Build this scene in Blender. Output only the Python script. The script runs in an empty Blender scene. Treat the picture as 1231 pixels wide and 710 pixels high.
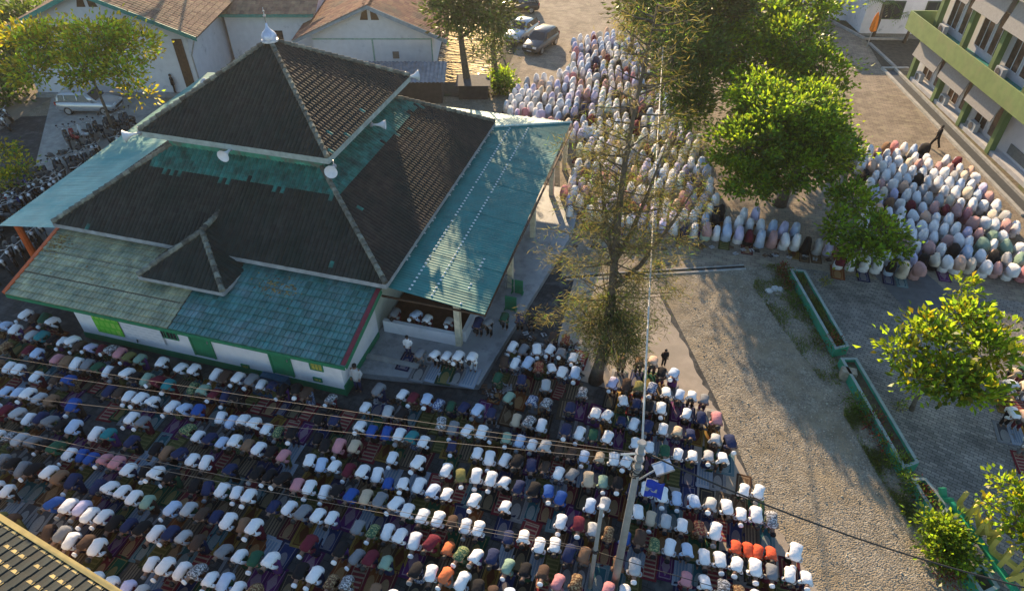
import bpy, math, random
import numpy as np
from mathutils import Vector, Matrix
random.seed(7); rng = np.random.default_rng(7)
R = math.radians
scn = bpy.context.scene
COL = scn.collection
# ------------------------------------------------------------------ camera, sky, sun, exposure
CAM_H, PITCH, YAW, FOC = 22.0, R(40), R(-15.7), 820.0
FH = Vector((math.sin(YAW), math.cos(YAW), 0)); RT = Vector((math.cos(YAW), -math.sin(YAW), 0))
FW = FH*math.cos(PITCH) - Vector((0, 0, 1))*math.sin(PITCH)
UP = FH*math.sin(PITCH) + Vector((0, 0, 1))*math.cos(PITCH)
CP = Vector((0, 0, CAM_H))
cd = bpy.data.cameras.new('camera'); cam = bpy.data.objects.new('camera', cd); COL.objects.link(cam)
M3 = Matrix((RT, UP, -FW)).transposed()
cam.matrix_world = Matrix.Translation(CP) @ M3.to_4x4()
cd.sensor_width = 36; cd.lens = FOC/1231*36; cd.clip_end = 1500; cd.clip_start = .5
scn.camera = cam
SUN_AZ, SUN_EL = R(-24.5), R(18.5)          # azimuth from +Y, towards +X positive
w = bpy.data.worlds.new('World'); scn.world = w; w.use_nodes = True
wn = w.node_tree.nodes; sky = wn.new('ShaderNodeTexSky'); sky.sky_type = 'NISHITA'; sky.sun_disc = False
sky.sun_elevation = SUN_EL; sky.sun_rotation = SUN_AZ; sky.air_density = 1.3; sky.dust_density = .3; sky.ozone_density = 3.0
bg = wn['Background']; bg.inputs[1].default_value = .112
w.node_tree.links.new(sky.outputs[0], bg.inputs[0])
sl = bpy.data.lights.new('sun', 'SUN'); sl.energy = 5.0; sl.angle = R(.5); sl.color = (1, .74, .45)
so = bpy.data.objects.new('sun', sl); COL.objects.link(so)
SD = Vector((math.sin(SUN_AZ)*math.cos(SUN_EL), math.cos(SUN_AZ)*math.cos(SUN_EL), math.sin(SUN_EL)))
so.rotation_euler = SD.to_track_quat('Z', 'Y').to_euler(); so.location = SD*150
scn.view_settings.view_transform = 'Standard'; scn.view_settings.look = 'None'
scn.view_settings.exposure = 1.15; scn.view_settings.gamma = 1.0
scn.cycles.max_bounces = 6; scn.cycles.diffuse_bounces = 3; scn.cycles.glossy_bounces = 2
scn.cycles.transmission_bounces = 2; scn.cycles.transparent_max_bounces = 4; scn.cycles.caustics_reflective = False

def at(px, py, z=0.0):
    """the point at height z that shows at this pixel of the photograph (survey helper)"""
    d = FW + RT*((px-615.5)/FOC) - UP*((py-355)/FOC)
    return CP + d*((z-CAM_H)/d.z)
def depth(p): return (Vector(p)-CP).dot(FW)
# ------------------------------------------------------------------ materials
MATS = {}
def rgb(c): return (c[0], c[1], c[2], 1)
def mat(name, col, rough=.8, var=.2, scale=5.0, bump=0, bscale=60, metal=0, island=0, col2=None, c2scale=1.2, c2pos=(.5, .62), trans=0, spec=.4):
    if name in MATS: return MATS[name]
    m = bpy.data.materials.new(name); m.use_nodes = True; MATS[name] = m
    nt = m.node_tree; n = nt.nodes; L = nt.links.new
    b = n['Principled BSDF']; b.inputs['Roughness'].default_value = rough; b.inputs['Metallic'].default_value = metal
    b.inputs['Specular IOR Level'].default_value = spec
    tc = n.new('ShaderNodeTexCoord')
    nz = n.new('ShaderNodeTexNoise'); nz.inputs['Scale'].default_value = scale; nz.inputs['Detail'].default_value = 5
    L(tc.outputs['Object'], nz.inputs['Vector'])
    mx = n.new('ShaderNodeMix'); mx.data_type = 'RGBA'
    mr = n.new('ShaderNodeMapRange'); mr.inputs[1].default_value = .3; mr.inputs[2].default_value = .7
    L(nz.outputs[0], mr.inputs[0]); L(mr.outputs[0], mx.inputs['Factor'])
    mx.inputs['A'].default_value = rgb([max(0, c*(1-var)) for c in col]); mx.inputs['B'].default_value = rgb([min(1, c*(1+var)) for c in col])
    out = mx.outputs['Result']
    if col2:
        n2 = n.new('ShaderNodeTexNoise'); n2.inputs['Scale'].default_value = c2scale; n2.inputs['Detail'].default_value = 6; n2.inputs['Roughness'].default_value = .65
        L(tc.outputs['Object'], n2.inputs['Vector'])
        m2 = n.new('ShaderNodeMapRange'); m2.inputs[1].default_value = c2pos[0]; m2.inputs[2].default_value = c2pos[1]; L(n2.outputs[0], m2.inputs[0])
        x2 = n.new('ShaderNodeMix'); x2.data_type = 'RGBA'; L(m2.outputs[0], x2.inputs['Factor']); L(out, x2.inputs['A']); x2.inputs['B'].default_value = rgb(col2); out = x2.outputs['Result']
    if island:
        g = n.new('ShaderNodeNewGeometry'); hs = n.new('ShaderNodeHueSaturation')
        a = n.new('ShaderNodeMapRange'); a.inputs[3].default_value = 1-island; a.inputs[4].default_value = 1+island
        L(g.outputs['Random Per Island'], a.inputs[0]); L(a.outputs[0], hs.inputs['Value'])
        h = n.new('ShaderNodeMapRange'); h.inputs[3].default_value = .5-.05*island; h.inputs[4].default_value = .5+.05*island
        L(g.outputs['Random Per Island'], h.inputs[0]); L(h.outputs[0], hs.inputs['Hue'])
        L(out, hs.inputs['Color']); out = hs.outputs[0]
    L(out, b.inputs['Base Color'])
    if bump:
        nb = n.new('ShaderNodeTexNoise'); nb.inputs['Scale'].default_value = bscale; nb.inputs['Detail'].default_value = 4
        L(tc.outputs['Object'], nb.inputs['Vector'])
        bp = n.new('ShaderNodeBump'); bp.inputs['Strength'].default_value = bump; bp.inputs['Distance'].default_value = .03
        L(nb.outputs[0], bp.inputs['Height']); L(bp.outputs[0], b.inputs['Normal'])
    if trans:
        t = n.new('ShaderNodeBsdfTranslucent'); tg = n.new('ShaderNodeMix'); tg.data_type = 'RGBA'; tg.blend_type = 'MULTIPLY'; tg.inputs['Factor'].default_value = 1; L(out, tg.inputs['A']); tg.inputs['B'].default_value = (3.4, 3.0, 1.2, 1); L(tg.outputs['Result'], t.inputs[0]); ms = n.new('ShaderNodeMixShader'); ms.inputs[0].default_value = trans
        L(b.outputs[0], ms.inputs[1]); L(t.outputs[0], ms.inputs[2]); L(ms.outputs[0], n['Material Output'].inputs[0])
    return m
def brick_mat(name, c1, c2, mortar, bw=.22, bh=.11, rough=.9, rot=0, patch=None):
    m = bpy.data.materials.new(name); m.use_nodes = True; nt = m.node_tree; n = nt.nodes; L = nt.links.new; MATS[name] = m
    b = n['Principled BSDF']; b.inputs['Roughness'].default_value = rough; b.inputs['Specular IOR Level'].default_value = .25
    tc = n.new('ShaderNodeTexCoord'); mp = n.new('ShaderNodeMapping'); mp.inputs['Rotation'].default_value = (0, 0, rot); L(tc.outputs['Object'], mp.inputs[0])
    k = n.new('ShaderNodeTexBrick'); k.inputs['Scale'].default_value = 1; k.inputs['Brick Width'].default_value = bw; k.inputs['Row Height'].default_value = bh
    k.inputs['Mortar Size'].default_value = .012; k.inputs['Color1'].default_value = rgb(c1); k.inputs['Color2'].default_value = rgb(c2); k.inputs['Mortar'].default_value = rgb(mortar)
    L(mp.outputs[0], k.inputs['Vector'])
    nz = n.new('ShaderNodeTexNoise'); nz.inputs['Scale'].default_value = .55; nz.inputs['Detail'].default_value = 8; nz.inputs['Roughness'].default_value = .7; L(tc.outputs['Object'], nz.inputs['Vector'])
    mr = n.new('ShaderNodeMapRange'); mr.inputs[1].default_value = .35; mr.inputs[2].default_value = .7; mr.inputs[3].default_value = .6; mr.inputs[4].default_value = 1.25; L(nz.outputs[0], mr.inputs[0])
    hs = n.new('ShaderNodeHueSaturation'); L(k.outputs[0], hs.inputs['Color']); L(mr.outputs[0], hs.inputs['Value'])
    out = hs.outputs[0]
    if patch:
        n2 = n.new('ShaderNodeTexNoise'); n2.inputs['Scale'].default_value = 1.7; n2.inputs['Detail'].default_value = 7; L(tc.outputs['Object'], n2.inputs['Vector'])
        m2 = n.new('ShaderNodeMapRange'); m2.inputs[1].default_value = .52; m2.inputs[2].default_value = .66; L(n2.outputs[0], m2.inputs[0])
        x = n.new('ShaderNodeMix'); x.data_type = 'RGBA'; L(m2.outputs[0], x.inputs['Factor']); L(out, x.inputs['A']); x.inputs['B'].default_value = rgb(patch); out = x.outputs['Result']
    L(out, b.inputs['Base Color'])
    bp = n.new('ShaderNodeBump'); bp.inputs['Strength'].default_value = .5; bp.inputs['Distance'].default_value = .02; L(k.outputs['Fac'], bp.inputs['Height']); bp.invert = True; L(bp.outputs[0], b.inputs['Normal'])
    return m
def gravel_mat(name, cs, sand, vs=9.0):
    m = bpy.data.materials.new(name); m.use_nodes = True; nt = m.node_tree; n = nt.nodes; L = nt.links.new; MATS[name] = m
    b = n['Principled BSDF']; b.inputs['Roughness'].default_value = .95; b.inputs['Specular IOR Level'].default_value = .15
    tc = n.new('ShaderNodeTexCoord'); v = n.new('ShaderNodeTexVoronoi'); v.inputs['Scale'].default_value = vs; L(tc.outputs['Object'], v.inputs['Vector'])
    cr = n.new('ShaderNodeValToRGB'); cr.color_ramp.interpolation = 'CONSTANT'
    for i, c in enumerate(cs):
        e = cr.color_ramp.elements[i] if i < 2 else cr.color_ramp.elements.new(i/len(cs))
        e.position = i/len(cs); e.color = rgb(c)
    sp = n.new('ShaderNodeSeparateColor'); L(v.outputs['Color'], sp.inputs[0]); L(sp.outputs[0], cr.inputs[0])
    nz = n.new('ShaderNodeTexNoise'); nz.inputs['Scale'].default_value = .35; nz.inputs['Detail'].default_value = 9; nz.inputs['Roughness'].default_value = .72; L(tc.outputs['Object'], nz.inputs['Vector'])
    mr = n.new('ShaderNodeMapRange'); mr.inputs[1].default_value = .47; mr.inputs[2].default_value = .6; L(nz.outputs[0], mr.inputs[0])
    mx = n.new('ShaderNodeMix'); mx.data_type = 'RGBA'; L(mr.outputs[0], mx.inputs['Factor']); L(cr.outputs[0], mx.inputs['A']); mx.inputs['B'].default_value = rgb(sand)
    n3 = n.new('ShaderNodeTexNoise'); n3.inputs['Scale'].default_value = 1.3; n3.inputs['Detail'].default_value = 10; n3.inputs['Roughness'].default_value = .75; L(tc.outputs['Object'], n3.inputs['Vector'])
    m3 = n.new('ShaderNodeMapRange'); m3.inputs[1].default_value = .3; m3.inputs[2].default_value = .72; m3.inputs[3].default_value = .5; m3.inputs[4].default_value = 1.15; L(n3.outputs[0], m3.inputs[0])
    h3 = n.new('ShaderNodeHueSaturation'); L(mx.outputs['Result'], h3.inputs['Color']); L(m3.outputs[0], h3.inputs['Value']); L(h3.outputs[0], b.inputs['Base Color'])
    bp = n.new('ShaderNodeBump'); bp.inputs['Strength'].default_value = .8; bp.inputs['Distance'].default_value = .04; L(v.outputs['Distance'], bp.inputs['Height']); bp.invert = True; L(bp.outputs[0], b.inputs['Normal'])
    return m
def rug_mat(name, border, field, motif, style):
    m = bpy.data.materials.new(name); m.use_nodes = True; nt = m.node_tree; n = nt.nodes; L = nt.links.new
    b = n['Principled BSDF']; b.inputs['Roughness'].default_value = .95; b.inputs['Specular IOR Level'].default_value = .112
    uv = n.new('ShaderNodeUVMap'); s = n.new('ShaderNodeSeparateXYZ'); L(uv.outputs[0], s.inputs[0])
    def ma(op, a, b2=None, c=None):
        q = n.new('ShaderNodeMath'); q.operation = op
        for i, x in enumerate((a, b2, c)):
            if x is None: continue
            if isinstance(x, (int, float)): q.inputs[i].default_value = x
            else: L(x, q.inputs[i])
        return q.outputs[0]
    au = ma('MULTIPLY', ma('ABSOLUTE', ma('SUBTRACT', s.outputs[0], .5)), 2); av = ma('MULTIPLY', ma('ABSOLUTE', ma('SUBTRACT', s.outputs[1], .5)), 2)
    bm = ma('MAXIMUM', ma('GREATER_THAN', au, .72), ma('GREATER_THAN', av, .84))
    line = ma('MULTIPLY', ma('GREATER_THAN', ma('MAXIMUM', au, ma('SUBTRACT', av, .12)), .64), ma('SUBTRACT', 1, bm))
    if style == 0:   # arch with lamp
        mo = ma('LESS_THAN', ma('ADD', ma('POWER', ma('DIVIDE', au, .5), 2), ma('POWER', ma('DIVIDE', ma('SUBTRACT', s.outputs[1], .35), .3), 2)), 1)
    elif style == 1: # stripes
        mo = ma('GREATER_THAN', ma('FRACT', ma('MULTIPLY', s.outputs[0], 6)), .6)
    elif style == 2: # cross bands
        mo = ma('GREATER_THAN', ma('FRACT', ma('MULTIPLY', s.outputs[1], 7)), .62)
    else:            # diamond
        mo = ma('LESS_THAN', ma('ADD', au, ma('MULTIPLY', av, .8)), .55)
    nz = n.new('ShaderNodeTexNoise'); nz.inputs['Scale'].default_value = 26; nz.inputs['Detail'].default_value = 3; L(uv.outputs[0], nz.inputs['Vector'])
    def mixc(f, a, c):
        x = n.new('ShaderNodeMix'); x.data_type = 'RGBA'; L(f, x.inputs['Factor'])
        if isinstance(a, tuple): x.inputs['A'].default_value = rgb(a)
        else: L(a, x.inputs['A'])
        x.inputs['B'].default_value = rgb(c); return x.outputs['Result']
    c = mixc(mo, field, motif); c = mixc(line, c, motif); c = mixc(bm, c, border)
    hs = n.new('ShaderNodeHueSaturation'); L(c, hs.inputs['Color']); mr = n.new('ShaderNodeMapRange'); mr.inputs[3].default_value = .4; mr.inputs[4].default_value = 1.25; L(nz.outputs[0], mr.inputs[0]); L(mr.outputs[0], hs.inputs['Value'])
    L(hs.outputs[0], b.inputs['Base Color'])
    return m
# ------------------------------------------------------------------ mesh builder
class MB:
    def __init__(s): s.v = []; s.f = []; s.m = []
    def add(s, vs, fs, mi=0):
        o = len(s.v); s.v += [tuple(v) for v in vs]; s.f += [tuple(i+o for i in f) for f in fs]; s.m += [mi]*len(fs); return s
    def box(s, lo, hi, mi=0, T=None):
        x0, y0, z0 = lo; x1, y1, z1 = hi
        vs = [Vector(p) for p in ((x0, y0, z0), (x1, y0, z0), (x1, y1, z0), (x0, y1, z0), (x0, y0, z1), (x1, y0, z1), (x1, y1, z1), (x0, y1, z1))]
        if T: vs = [T @ v for v in vs]
        return s.add(vs, [(0, 3, 2, 1), (4, 5, 6, 7), (0, 1, 5, 4), (1, 2, 6, 5), (2, 3, 7, 6), (3, 0, 4, 7)], mi)
    def prism(s, poly, z0, z1, mi=0):
        n = len(poly); vs = [(p[0], p[1], z0) for p in poly]+[(p[0], p[1], z1) for p in poly]
        return s.add(vs, [tuple(range(n-1, -1, -1)), tuple(range(n, 2*n))]+[(i, (i+1) % n, n+(i+1) % n, n+i) for i in range(n)], mi)
    def slab(s, quad, th, mi=0):
        q = [Vector(p) for p in quad]; nn = (q[1]-q[0]).cross(q[-1]-q[0]).normalized(); n = len(q)
        vs = q+[p-nn*th for p in q]
        return s.add(vs, [tuple(range(n)), tuple(range(2*n-1, n-1, -1))]+[(i, n+i, n+(i+1) % n, (i+1) % n) for i in range(n)], mi)
    def tube(s, pts, rs, n=8, mi=0, cap=True):
        pts = [Vector(p) for p in pts]
        if not hasattr(rs, '__len__'): rs = [rs]*len(pts)
        o = len(s.v); ref = Vector((0, 0, 1)) if abs((pts[-1]-pts[0]).normalized().z) < .9 else Vector((1, 0, 0))
        for i, p in enumerate(pts):
            t = (pts[min(i+1, len(pts)-1)]-pts[max(i-1, 0)]).normalized(); a = t.cross(ref).normalized(); b = t.cross(a)
            s.v += [tuple(p+(a*math.cos(2*math.pi*k/n)+b*math.sin(2*math.pi*k/n))*rs[i]) for k in range(n)]
        for i in range(len(pts)-1):
            for k in range(n):
                s.f.append((o+i*n+k, o+(i+1)*n+k, o+(i+1)*n+(k+1) % n, o+i*n+(k+1) % n)); s.m.append(mi)
        if cap:
            s.f.append(tuple(o+k for k in range(n))); s.f.append(tuple(o+(len(pts)-1)*n+k for k in range(n-1, -1, -1))); s.m += [mi, mi]
        return s
    def loft(s, rings, mi=0, cap=True):
        n = len(rings[0]); o = len(s.v)
        for r in rings: s.v += [tuple(p) for p in r]
        for i in range(len(rings)-1):
            for k in range(n):
                s.f.append((o+i*n+k, o+i*n+(k+1) % n, o+(i+1)*n+(k+1) % n, o+(i+1)*n+k)); s.m.append(mi)
        if cap:
            s.f.append(tuple(o+k for k in range(n-1, -1, -1))); s.f.append(tuple(o+(len(rings)-1)*n+k for k in range(n))); s.m += [mi, mi]
        return s
    def lathe(s, prof, c=(0, 0, 0), n=16, T=None, mi=0):
        rings = []
        for r, z in prof:
            rr = [Vector((r*math.cos(2*math.pi*k/n), r*math.sin(2*math.pi*k/n), z)) for k in range(n)]
            rings.append([(T @ p if T else p)+Vector(c) for p in rr])
        return s.loft(rings, mi)
    def mesh(s, name, mats, loc=(0, 0, 0), smooth=False):
        me = bpy.data.meshes.new(name); l = Vector(loc)
        me.from_pydata([tuple(Vector(v)-l) for v in s.v], [], s.f)
        mats = mats if isinstance(mats, (list, tuple)) else [mats]
        for m in mats: me.materials.append(m)
        if len(mats) > 1: me.polygons.foreach_set('material_index', s.m)
        if smooth: me.polygons.foreach_set('use_smooth', [True]*len(s.f))
        me.update(); return me
def link(name, me, parent=None):
    o = bpy.data.objects.new(name, me); COL.objects.link(o); o.parent = parent; return o
def tag(o, label=None, cat=None, group=None, kind=None):
    for k, v in (('label', label), ('category', cat), ('group', group), ('kind', kind)):
        if v: o[k] = v
    return o
class Thing:
    """an Empty at a thing's base; parts are given in world metres (or local ones when local=True)"""
    def __init__(s, name, label, cat, loc, rz=0, group=None, local=False):
        s.o = bpy.data.objects.new(name, None); COL.objects.link(s.o); s.o.location = loc; s.o.rotation_euler = (0, 0, rz)
        s.o.empty_display_size = .2; tag(s.o, label, cat, group); s.loc = (0, 0, 0) if local or rz else tuple(loc)
    def part(s, name, mb, mats, smooth=False, parent=None, kind=None, label=None):
        o = link(name, mb.mesh(name, mats, s.loc, smooth), parent or s.o); tag(o, label, None, None, kind); return o
def single(name, mb, mats, label, cat, group=None, smooth=False, loc=None):
    loc = loc or mb.v[0]; o = link(name, mb.mesh(name, mats, loc, smooth)); o.location = loc; return tag(o, label, cat, group)
def struct(name, mb, mats, smooth=False): return tag(link(name, mb.mesh(name, mats, (0, 0, 0), smooth)), kind='structure')
def copy_tree(o, parent=None, mats=None):
    c = o.copy(); COL.objects.link(c); c.parent = parent
    for ch in o.children: copy_tree(ch, c)
    return c
# ------------------------------------------------------------------ palette
WHITE_W = mat('white_wall_paint', (.72, .72, .74), .85, .05, 3, .1, 30, col2=(.52, .53, .55), c2scale=.8, c2pos=(.55, .8))
STAIN_W = mat('stained_white_wall', (.72, .72, .75), .9, .06, 2, .15, 30, col2=(.3, .32, .36), c2scale=.9, c2pos=(.6, .78))
GREEN_P = mat('green_paint', (.02, .19, .09), .6, .15, 4)
TEAL_P = mat('teal_fascia_paint', (.03, .24, .2), .55, .2, 4)
TILE = mat('dark_roof_tile', (.034, .024, .019), .75, .4, 2.5, .3, 30, island=.22, col2=(.009, .014, .011), c2scale=.7, c2pos=(.4, .62))
TILE_F = mat('greenish_roof_tile', (.024, .026, .022), .8, .4, 2.5, .3, 30, island=.25, col2=(.01, .02, .015), c2scale=.8, c2pos=(.4, .65))  # greener tile for the front slopes and the mihrab roof
TILE_G = mat('green_roof_tile', (.025, .17, .14), .6, .3, 3, .2, 30, island=.2, col2=(.018, .05, .04), c2scale=1.6, c2pos=(.42, .7))
MOSS_CAP = mat('ridge_cap_mortar', (.16, .16, .13), .9, .4, 6, .4, 30, island=.5)
MT_OLD = mat('faded_metal_tile', (.34, .33, .2), .5, .3, 2, .1, 40, island=.15, col2=(.12, .17, .12), c2scale=1.1, c2pos=(.42, .7), spec=.5)
MT_NEW = mat('blue_green_metal_tile', (.05, .16, .145), .45, .25, 2, .1, 40, island=.25, col2=(.15, .22, .23), c2scale=.9, c2pos=(.45, .75), spec=.5)
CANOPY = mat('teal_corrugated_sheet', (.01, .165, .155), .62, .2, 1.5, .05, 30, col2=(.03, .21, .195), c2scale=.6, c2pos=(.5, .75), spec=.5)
CANOPY_LIT = mat('sunlit_teal_sheet', (.24, .42, .36), .5, .2, 1.2, .05, 30, col2=(.1, .32, .3), c2scale=.5, c2pos=(.45, .65), spec=.5)  # paler teal: sunlight on the left and back slopes put into the colour
MAROON = mat('maroon_paint', (.16, .02, .03), .6)
ORANGE = mat('orange_paint', (.55, .1, .02), .55)
CREAM = mat('cream_paint', (.62, .55, .4), .7)
GREYW = mat('grey_fascia', (.3, .32, .34), .7, .25, 3)
DARK = mat('dark_opening', (.02, .022, .025), .25, .3, 3)
GLASS = mat('dark_window_glass', (.03, .035, .04), .08, .3, 2, spec=.6)
BLACK = mat('black_rubber', (.02, .02, .022), .6)
STEEL = mat('steel_pipe', (.45, .45, .45), .35, .2, 5, metal=.6)
CONC = mat('concrete', (.36, .35, .33), .9, .2, 3, .3, 40, col2=(.24, .24, .23), c2scale=.7, c2pos=(.45, .7))
FLOORT = mat('terrace_floor', (.3, .31, .32), .5, .12, 2, col2=(.2, .21, .22), c2scale=1.2)
BARK = mat('bark', (.12, .095, .07), .95, .35, 6, .6, 25)
ROOF_BROWN = mat('brown_clay_tile', (.26, .11, .07), .85, .2, 2, .2, 30, island=.3, col2=(.12, .08, .06), c2scale=.5, c2pos=(.45, .65))
ROOF_TAN = mat('tan_roof_tile', (.32, .19, .12), .85, .2, 2, .2, 30, island=.25, col2=(.17, .11, .075), c2scale=.4, c2pos=(.45, .65))
WOOD_D = mat('dark_wood', (.09, .05, .03), .8, .3, 6)
# ------------------------------------------------------------------ ground
def sheet(name, poly, z, m): return struct(name, MB().add([(p[0], p[1], z) for p in poly], [tuple(range(len(poly)))]), m)
def pxpoly(pts, z=0): return [tuple(at(*p, z))[:2] for p in pts]
GRAVEL = gravel_mat('gravel_dirt', [(.3, .26, .2), (.36, .31, .24), (.25, .215, .165), (.41, .37, .3), (.32, .275, .21)], (.34, .28, .195), 19)
PAVE = brick_mat('plaza_paving', (.36, .29, .22), (.27, .22, .17), (.15, .125, .1), .42, .21, patch=(.33, .28, .2))
PAVER = brick_mat('paver_yard', (.36, .32, .28), (.21, .195, .175), (.1, .095, .085), .3, .15, rot=R(20))
ASPH = brick_mat('worn_forecourt', (.07, .07, .07), (.052, .054, .056), (.035, .035, .035), .25, .25, rot=R(8), patch=(.1, .1, .097))
ROADM = mat('worn_road', (.2, .17, .14), .95, .2, 1.5, .4, 50, col2=(.28, .23, .17), c2scale=.3)
PATHM = mat('concrete_path', (.37, .31, .25), .9, .14, 2.2, .3, 50, col2=(.29, .25, .2), c2scale=.6, c2pos=(.45, .7))
SOIL = mat('planter_soil', (.09, .07, .045), 1, .4, 5, .6, 30, col2=(.06, .08, .03), c2scale=2)
sheet('ground', [(-190, -190), (190, -190), (190, 190), (-190, 190)], 0, GRAVEL)
sheet('forecourt', [(-60, -20), (8, -20), (6.4, 13.4), (4.9, 16.4), (3, 21.2), (.2, 27.4), (-4.4, 27.5), (-5.6, 30), (-7, 40), (-33.5, 40.3), (-60, 30)], .004, ASPH)
sheet('plaza', [(-5, 27.3), (4.1, 30.75), (6.6, 31.6), (26, 31.6), (20.3, 37), (14.4, 62), (12, 80), (9, 110), (-16, 110), (-17, 70), (-13.8, 50), (-8.2, 41)], .008, PAVE)
sheet('paver_yard', [(6.6, 31.55), (8.6, 25.2), (10.9, 18.6), (14.3, 8), (40, 8), (40, 31.55)], .006, PAVER)
pe = pxpoly([(690, 336), (786, 330), (792, 352), (850, 470), (905, 590), (990, 722)]); pr = pe[:2]
for (xa, ya), (xb, yb) in zip(pe[1:], pe[2:]):
    for k in range(1, 19): pr.append((xa+(xb-xa)*k/18+random.gauss(0, .06), ya+(yb-ya)*k/18+random.gauss(0, .06)))
sheet('path', pr+pxpoly([(880, 722), (740, 470), (690, 455), (668, 420)]), .012, PATHM)
sheet('road', [(-90, 60), (-47.5, 39), (-46, 27), (-90, 10)], .012, ROADM)
sheet('apron', pxpoly([(62, 118), (185, 112), (205, 128), (190, 160), (60, 300), (28, 258)]), .014, CONC)
sheet('ramp', pxpoly([(1040, 319), (1108, 324), (1168, 376), (1098, 382)]), .012, mat('ramp_asphalt', (.12, .12, .125), .9, .15, 3, .3, 50))
mb = MB(); a, b = at(680, 335.5), at(896, 322.5)
d = (b-a).normalized(); nrm = Vector((-d.y, d.x, 0))
mb.prism([a, b, b+nrm*.22, a+nrm*.22], .008, .016); struct('drain', mb, mat('drain_slot', (.03, .03, .028), 1))
mb = MB(); mb.prism([a-nrm*.12, b-nrm*.12, b, a], 0, .05); mb.prism([a+nrm*.22, b+nrm*.22, b+nrm*.3, a+nrm*.3], 0, .045); struct('drain_kerb', mb, CONC)
# kerbs and gutter by the office block
def strip(p, q, wdt, z0, z1, mbx):
    p, q = Vector(p), Vector(q); d = (q-p).normalized(); nn = Vector((-d.y, d.x))*wdt/2
    mbx.prism([p-nn, q-nn, q+nn, p+nn], z0, z1)
mb = MB(); strip((14.55, 61.6), (19.6, 40.2), .25, 0, .15, mb); strip((15.55, 61.7), (20.4, 41.2), .18, 0, .18, mb); strip((14.5, 61.5), (16.6, 62.1), .25, .151, .2, mb)
struct('kerb', mb, mat('kerb_concrete', (.4, .39, .36), .9, .2, 3, .3, 40))
sheet('gutter', [(14.7, 61.4), (15.5, 61.6), (20.3, 41.2), (19.7, 40.4)], .016, mat('gutter_wet', (.07, .075, .08), .6))
sheet('verge', [(15.65, 61.5), (17.2, 61.8), (22, 42), (20.5, 41.3)], .02, mat('verge_soil', (.15, .12, .08), 1, .4, 4, .6, 30, col2=(.1, .12, .04), c2scale=1.1))
# loose stones over the gravel (too many and small to count)
n = 5200; mb = MB()
poly_g = [(4.3, 30.2), (6.6, 30.4), (8.3, 24), (10.2, 18), (12, 12), (7, 11.5), (5.6, 15), (3.4, 20.6), (1, 27.2)]
def inside(x, y, poly):
    c = False; j = len(poly)-1
    for i in range(len(poly)):
        (x1, y1), (x2, y2) = poly[i][:2], poly[j][:2]
        if (y1 > y) != (y2 > y) and x < (x2-x1)*(y-y1)/(y2-y1)+x1: c = not c
        j = i
    return c
for i in range(n):
    x, y = rng.uniform(1, 12), rng.uniform(11.5, 30.4)
    if not inside(x, y, poly_g): continue
    s = rng.uniform(.018, .05)*(1.5 if rng.random() < .08 else 1); an = rng.uniform(0, 6.28)
    vs = [(x+s*math.cos(an+k*2.09)*rng.uniform(.7, 1.2), y+s*math.sin(an+k*2.09)*rng.uniform(.7, 1.2), -.002) for k in range(3)]+[(x+rng.uniform(-.3, .3)*s, y, s*rng.uniform(.6, 1))]
    mb.add(vs, [(0, 1, 3), (1, 2, 3), (2, 0, 3)])
tag(link('loose_gravel', mb.mesh('loose_gravel', mat('stone_chips', (.38, .33, .26), .9, .3, 1, island=.4))), 'scattered stone chips over the sunlit gravel yard', 'gravel', None, 'stuff')
# ------------------------------------------------------------------ roofs
def tile_plane(mb, poly, w=.24, l=.3, h=.05, mi=0, lift=.02, flat=False, matfn=None, th=.025):
    """rows of overlapping tiles on a planar polygon whose first edge is the eave"""
    P = [Vector(p) for p in poly]; e = (P[1]-P[0]).normalized(); nn = e.cross(P[-1]-P[0]).normalized(); s = nn.cross(e)
    q = [((p-P[0]).dot(e), (p-P[0]).dot(s)) for p in P]
    smax = max(b for a, b in q); a0, a1 = min(a for a, b in q), max(a for a, b in q)
    prof = ((0, 0), (.22, .75), (.5, 1), (.78, .75), (1, 0)) if not flat else ((0, .1), (.12, 1), (.5, .75), (.88, 1), (1, .1))
    for k in range(int(smax/l)+1):
        for j in range(int((a1-a0)/w)+1):
            ca, cs = a0+(j+.5)*w, min((k+.5)*l, smax-.01)
            if not inside(ca, cs, q): continue
            jt = random.uniform(-.006, .006)
            o0 = P[0]+e*(a0+j*w)+s*(k*l-.02+jt)+nn*lift; o1 = o0+s*(l+.05)
            vs = [o0+e*w*a+nn*(h*b+th) for a, b in prof]+[o1+e*w*a+nn*(h*b) for a, b in prof]
            m_ = matfn(o0) if matfn else mi
            mb.add(vs+[o0, o0+e*w], [(0, 1, 6, 5), (1, 2, 7, 6), (2, 3, 8, 7), (3, 4, 9, 8), (10, 11, 4, 3, 2, 1, 0)], m_)
def ridge(mb, p, q, r=.12, step=.32):
    p, q = Vector(p), Vector(q); L_ = (q-p).length; n = max(1, int(L_/step)); d = (q-p)/n
    for i in range(n):
        a = p+d*i; b = a+d*1.05; mb.tube([a+Vector((0, 0, .035)), b], [r*1.08, r*.9], 7)
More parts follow.
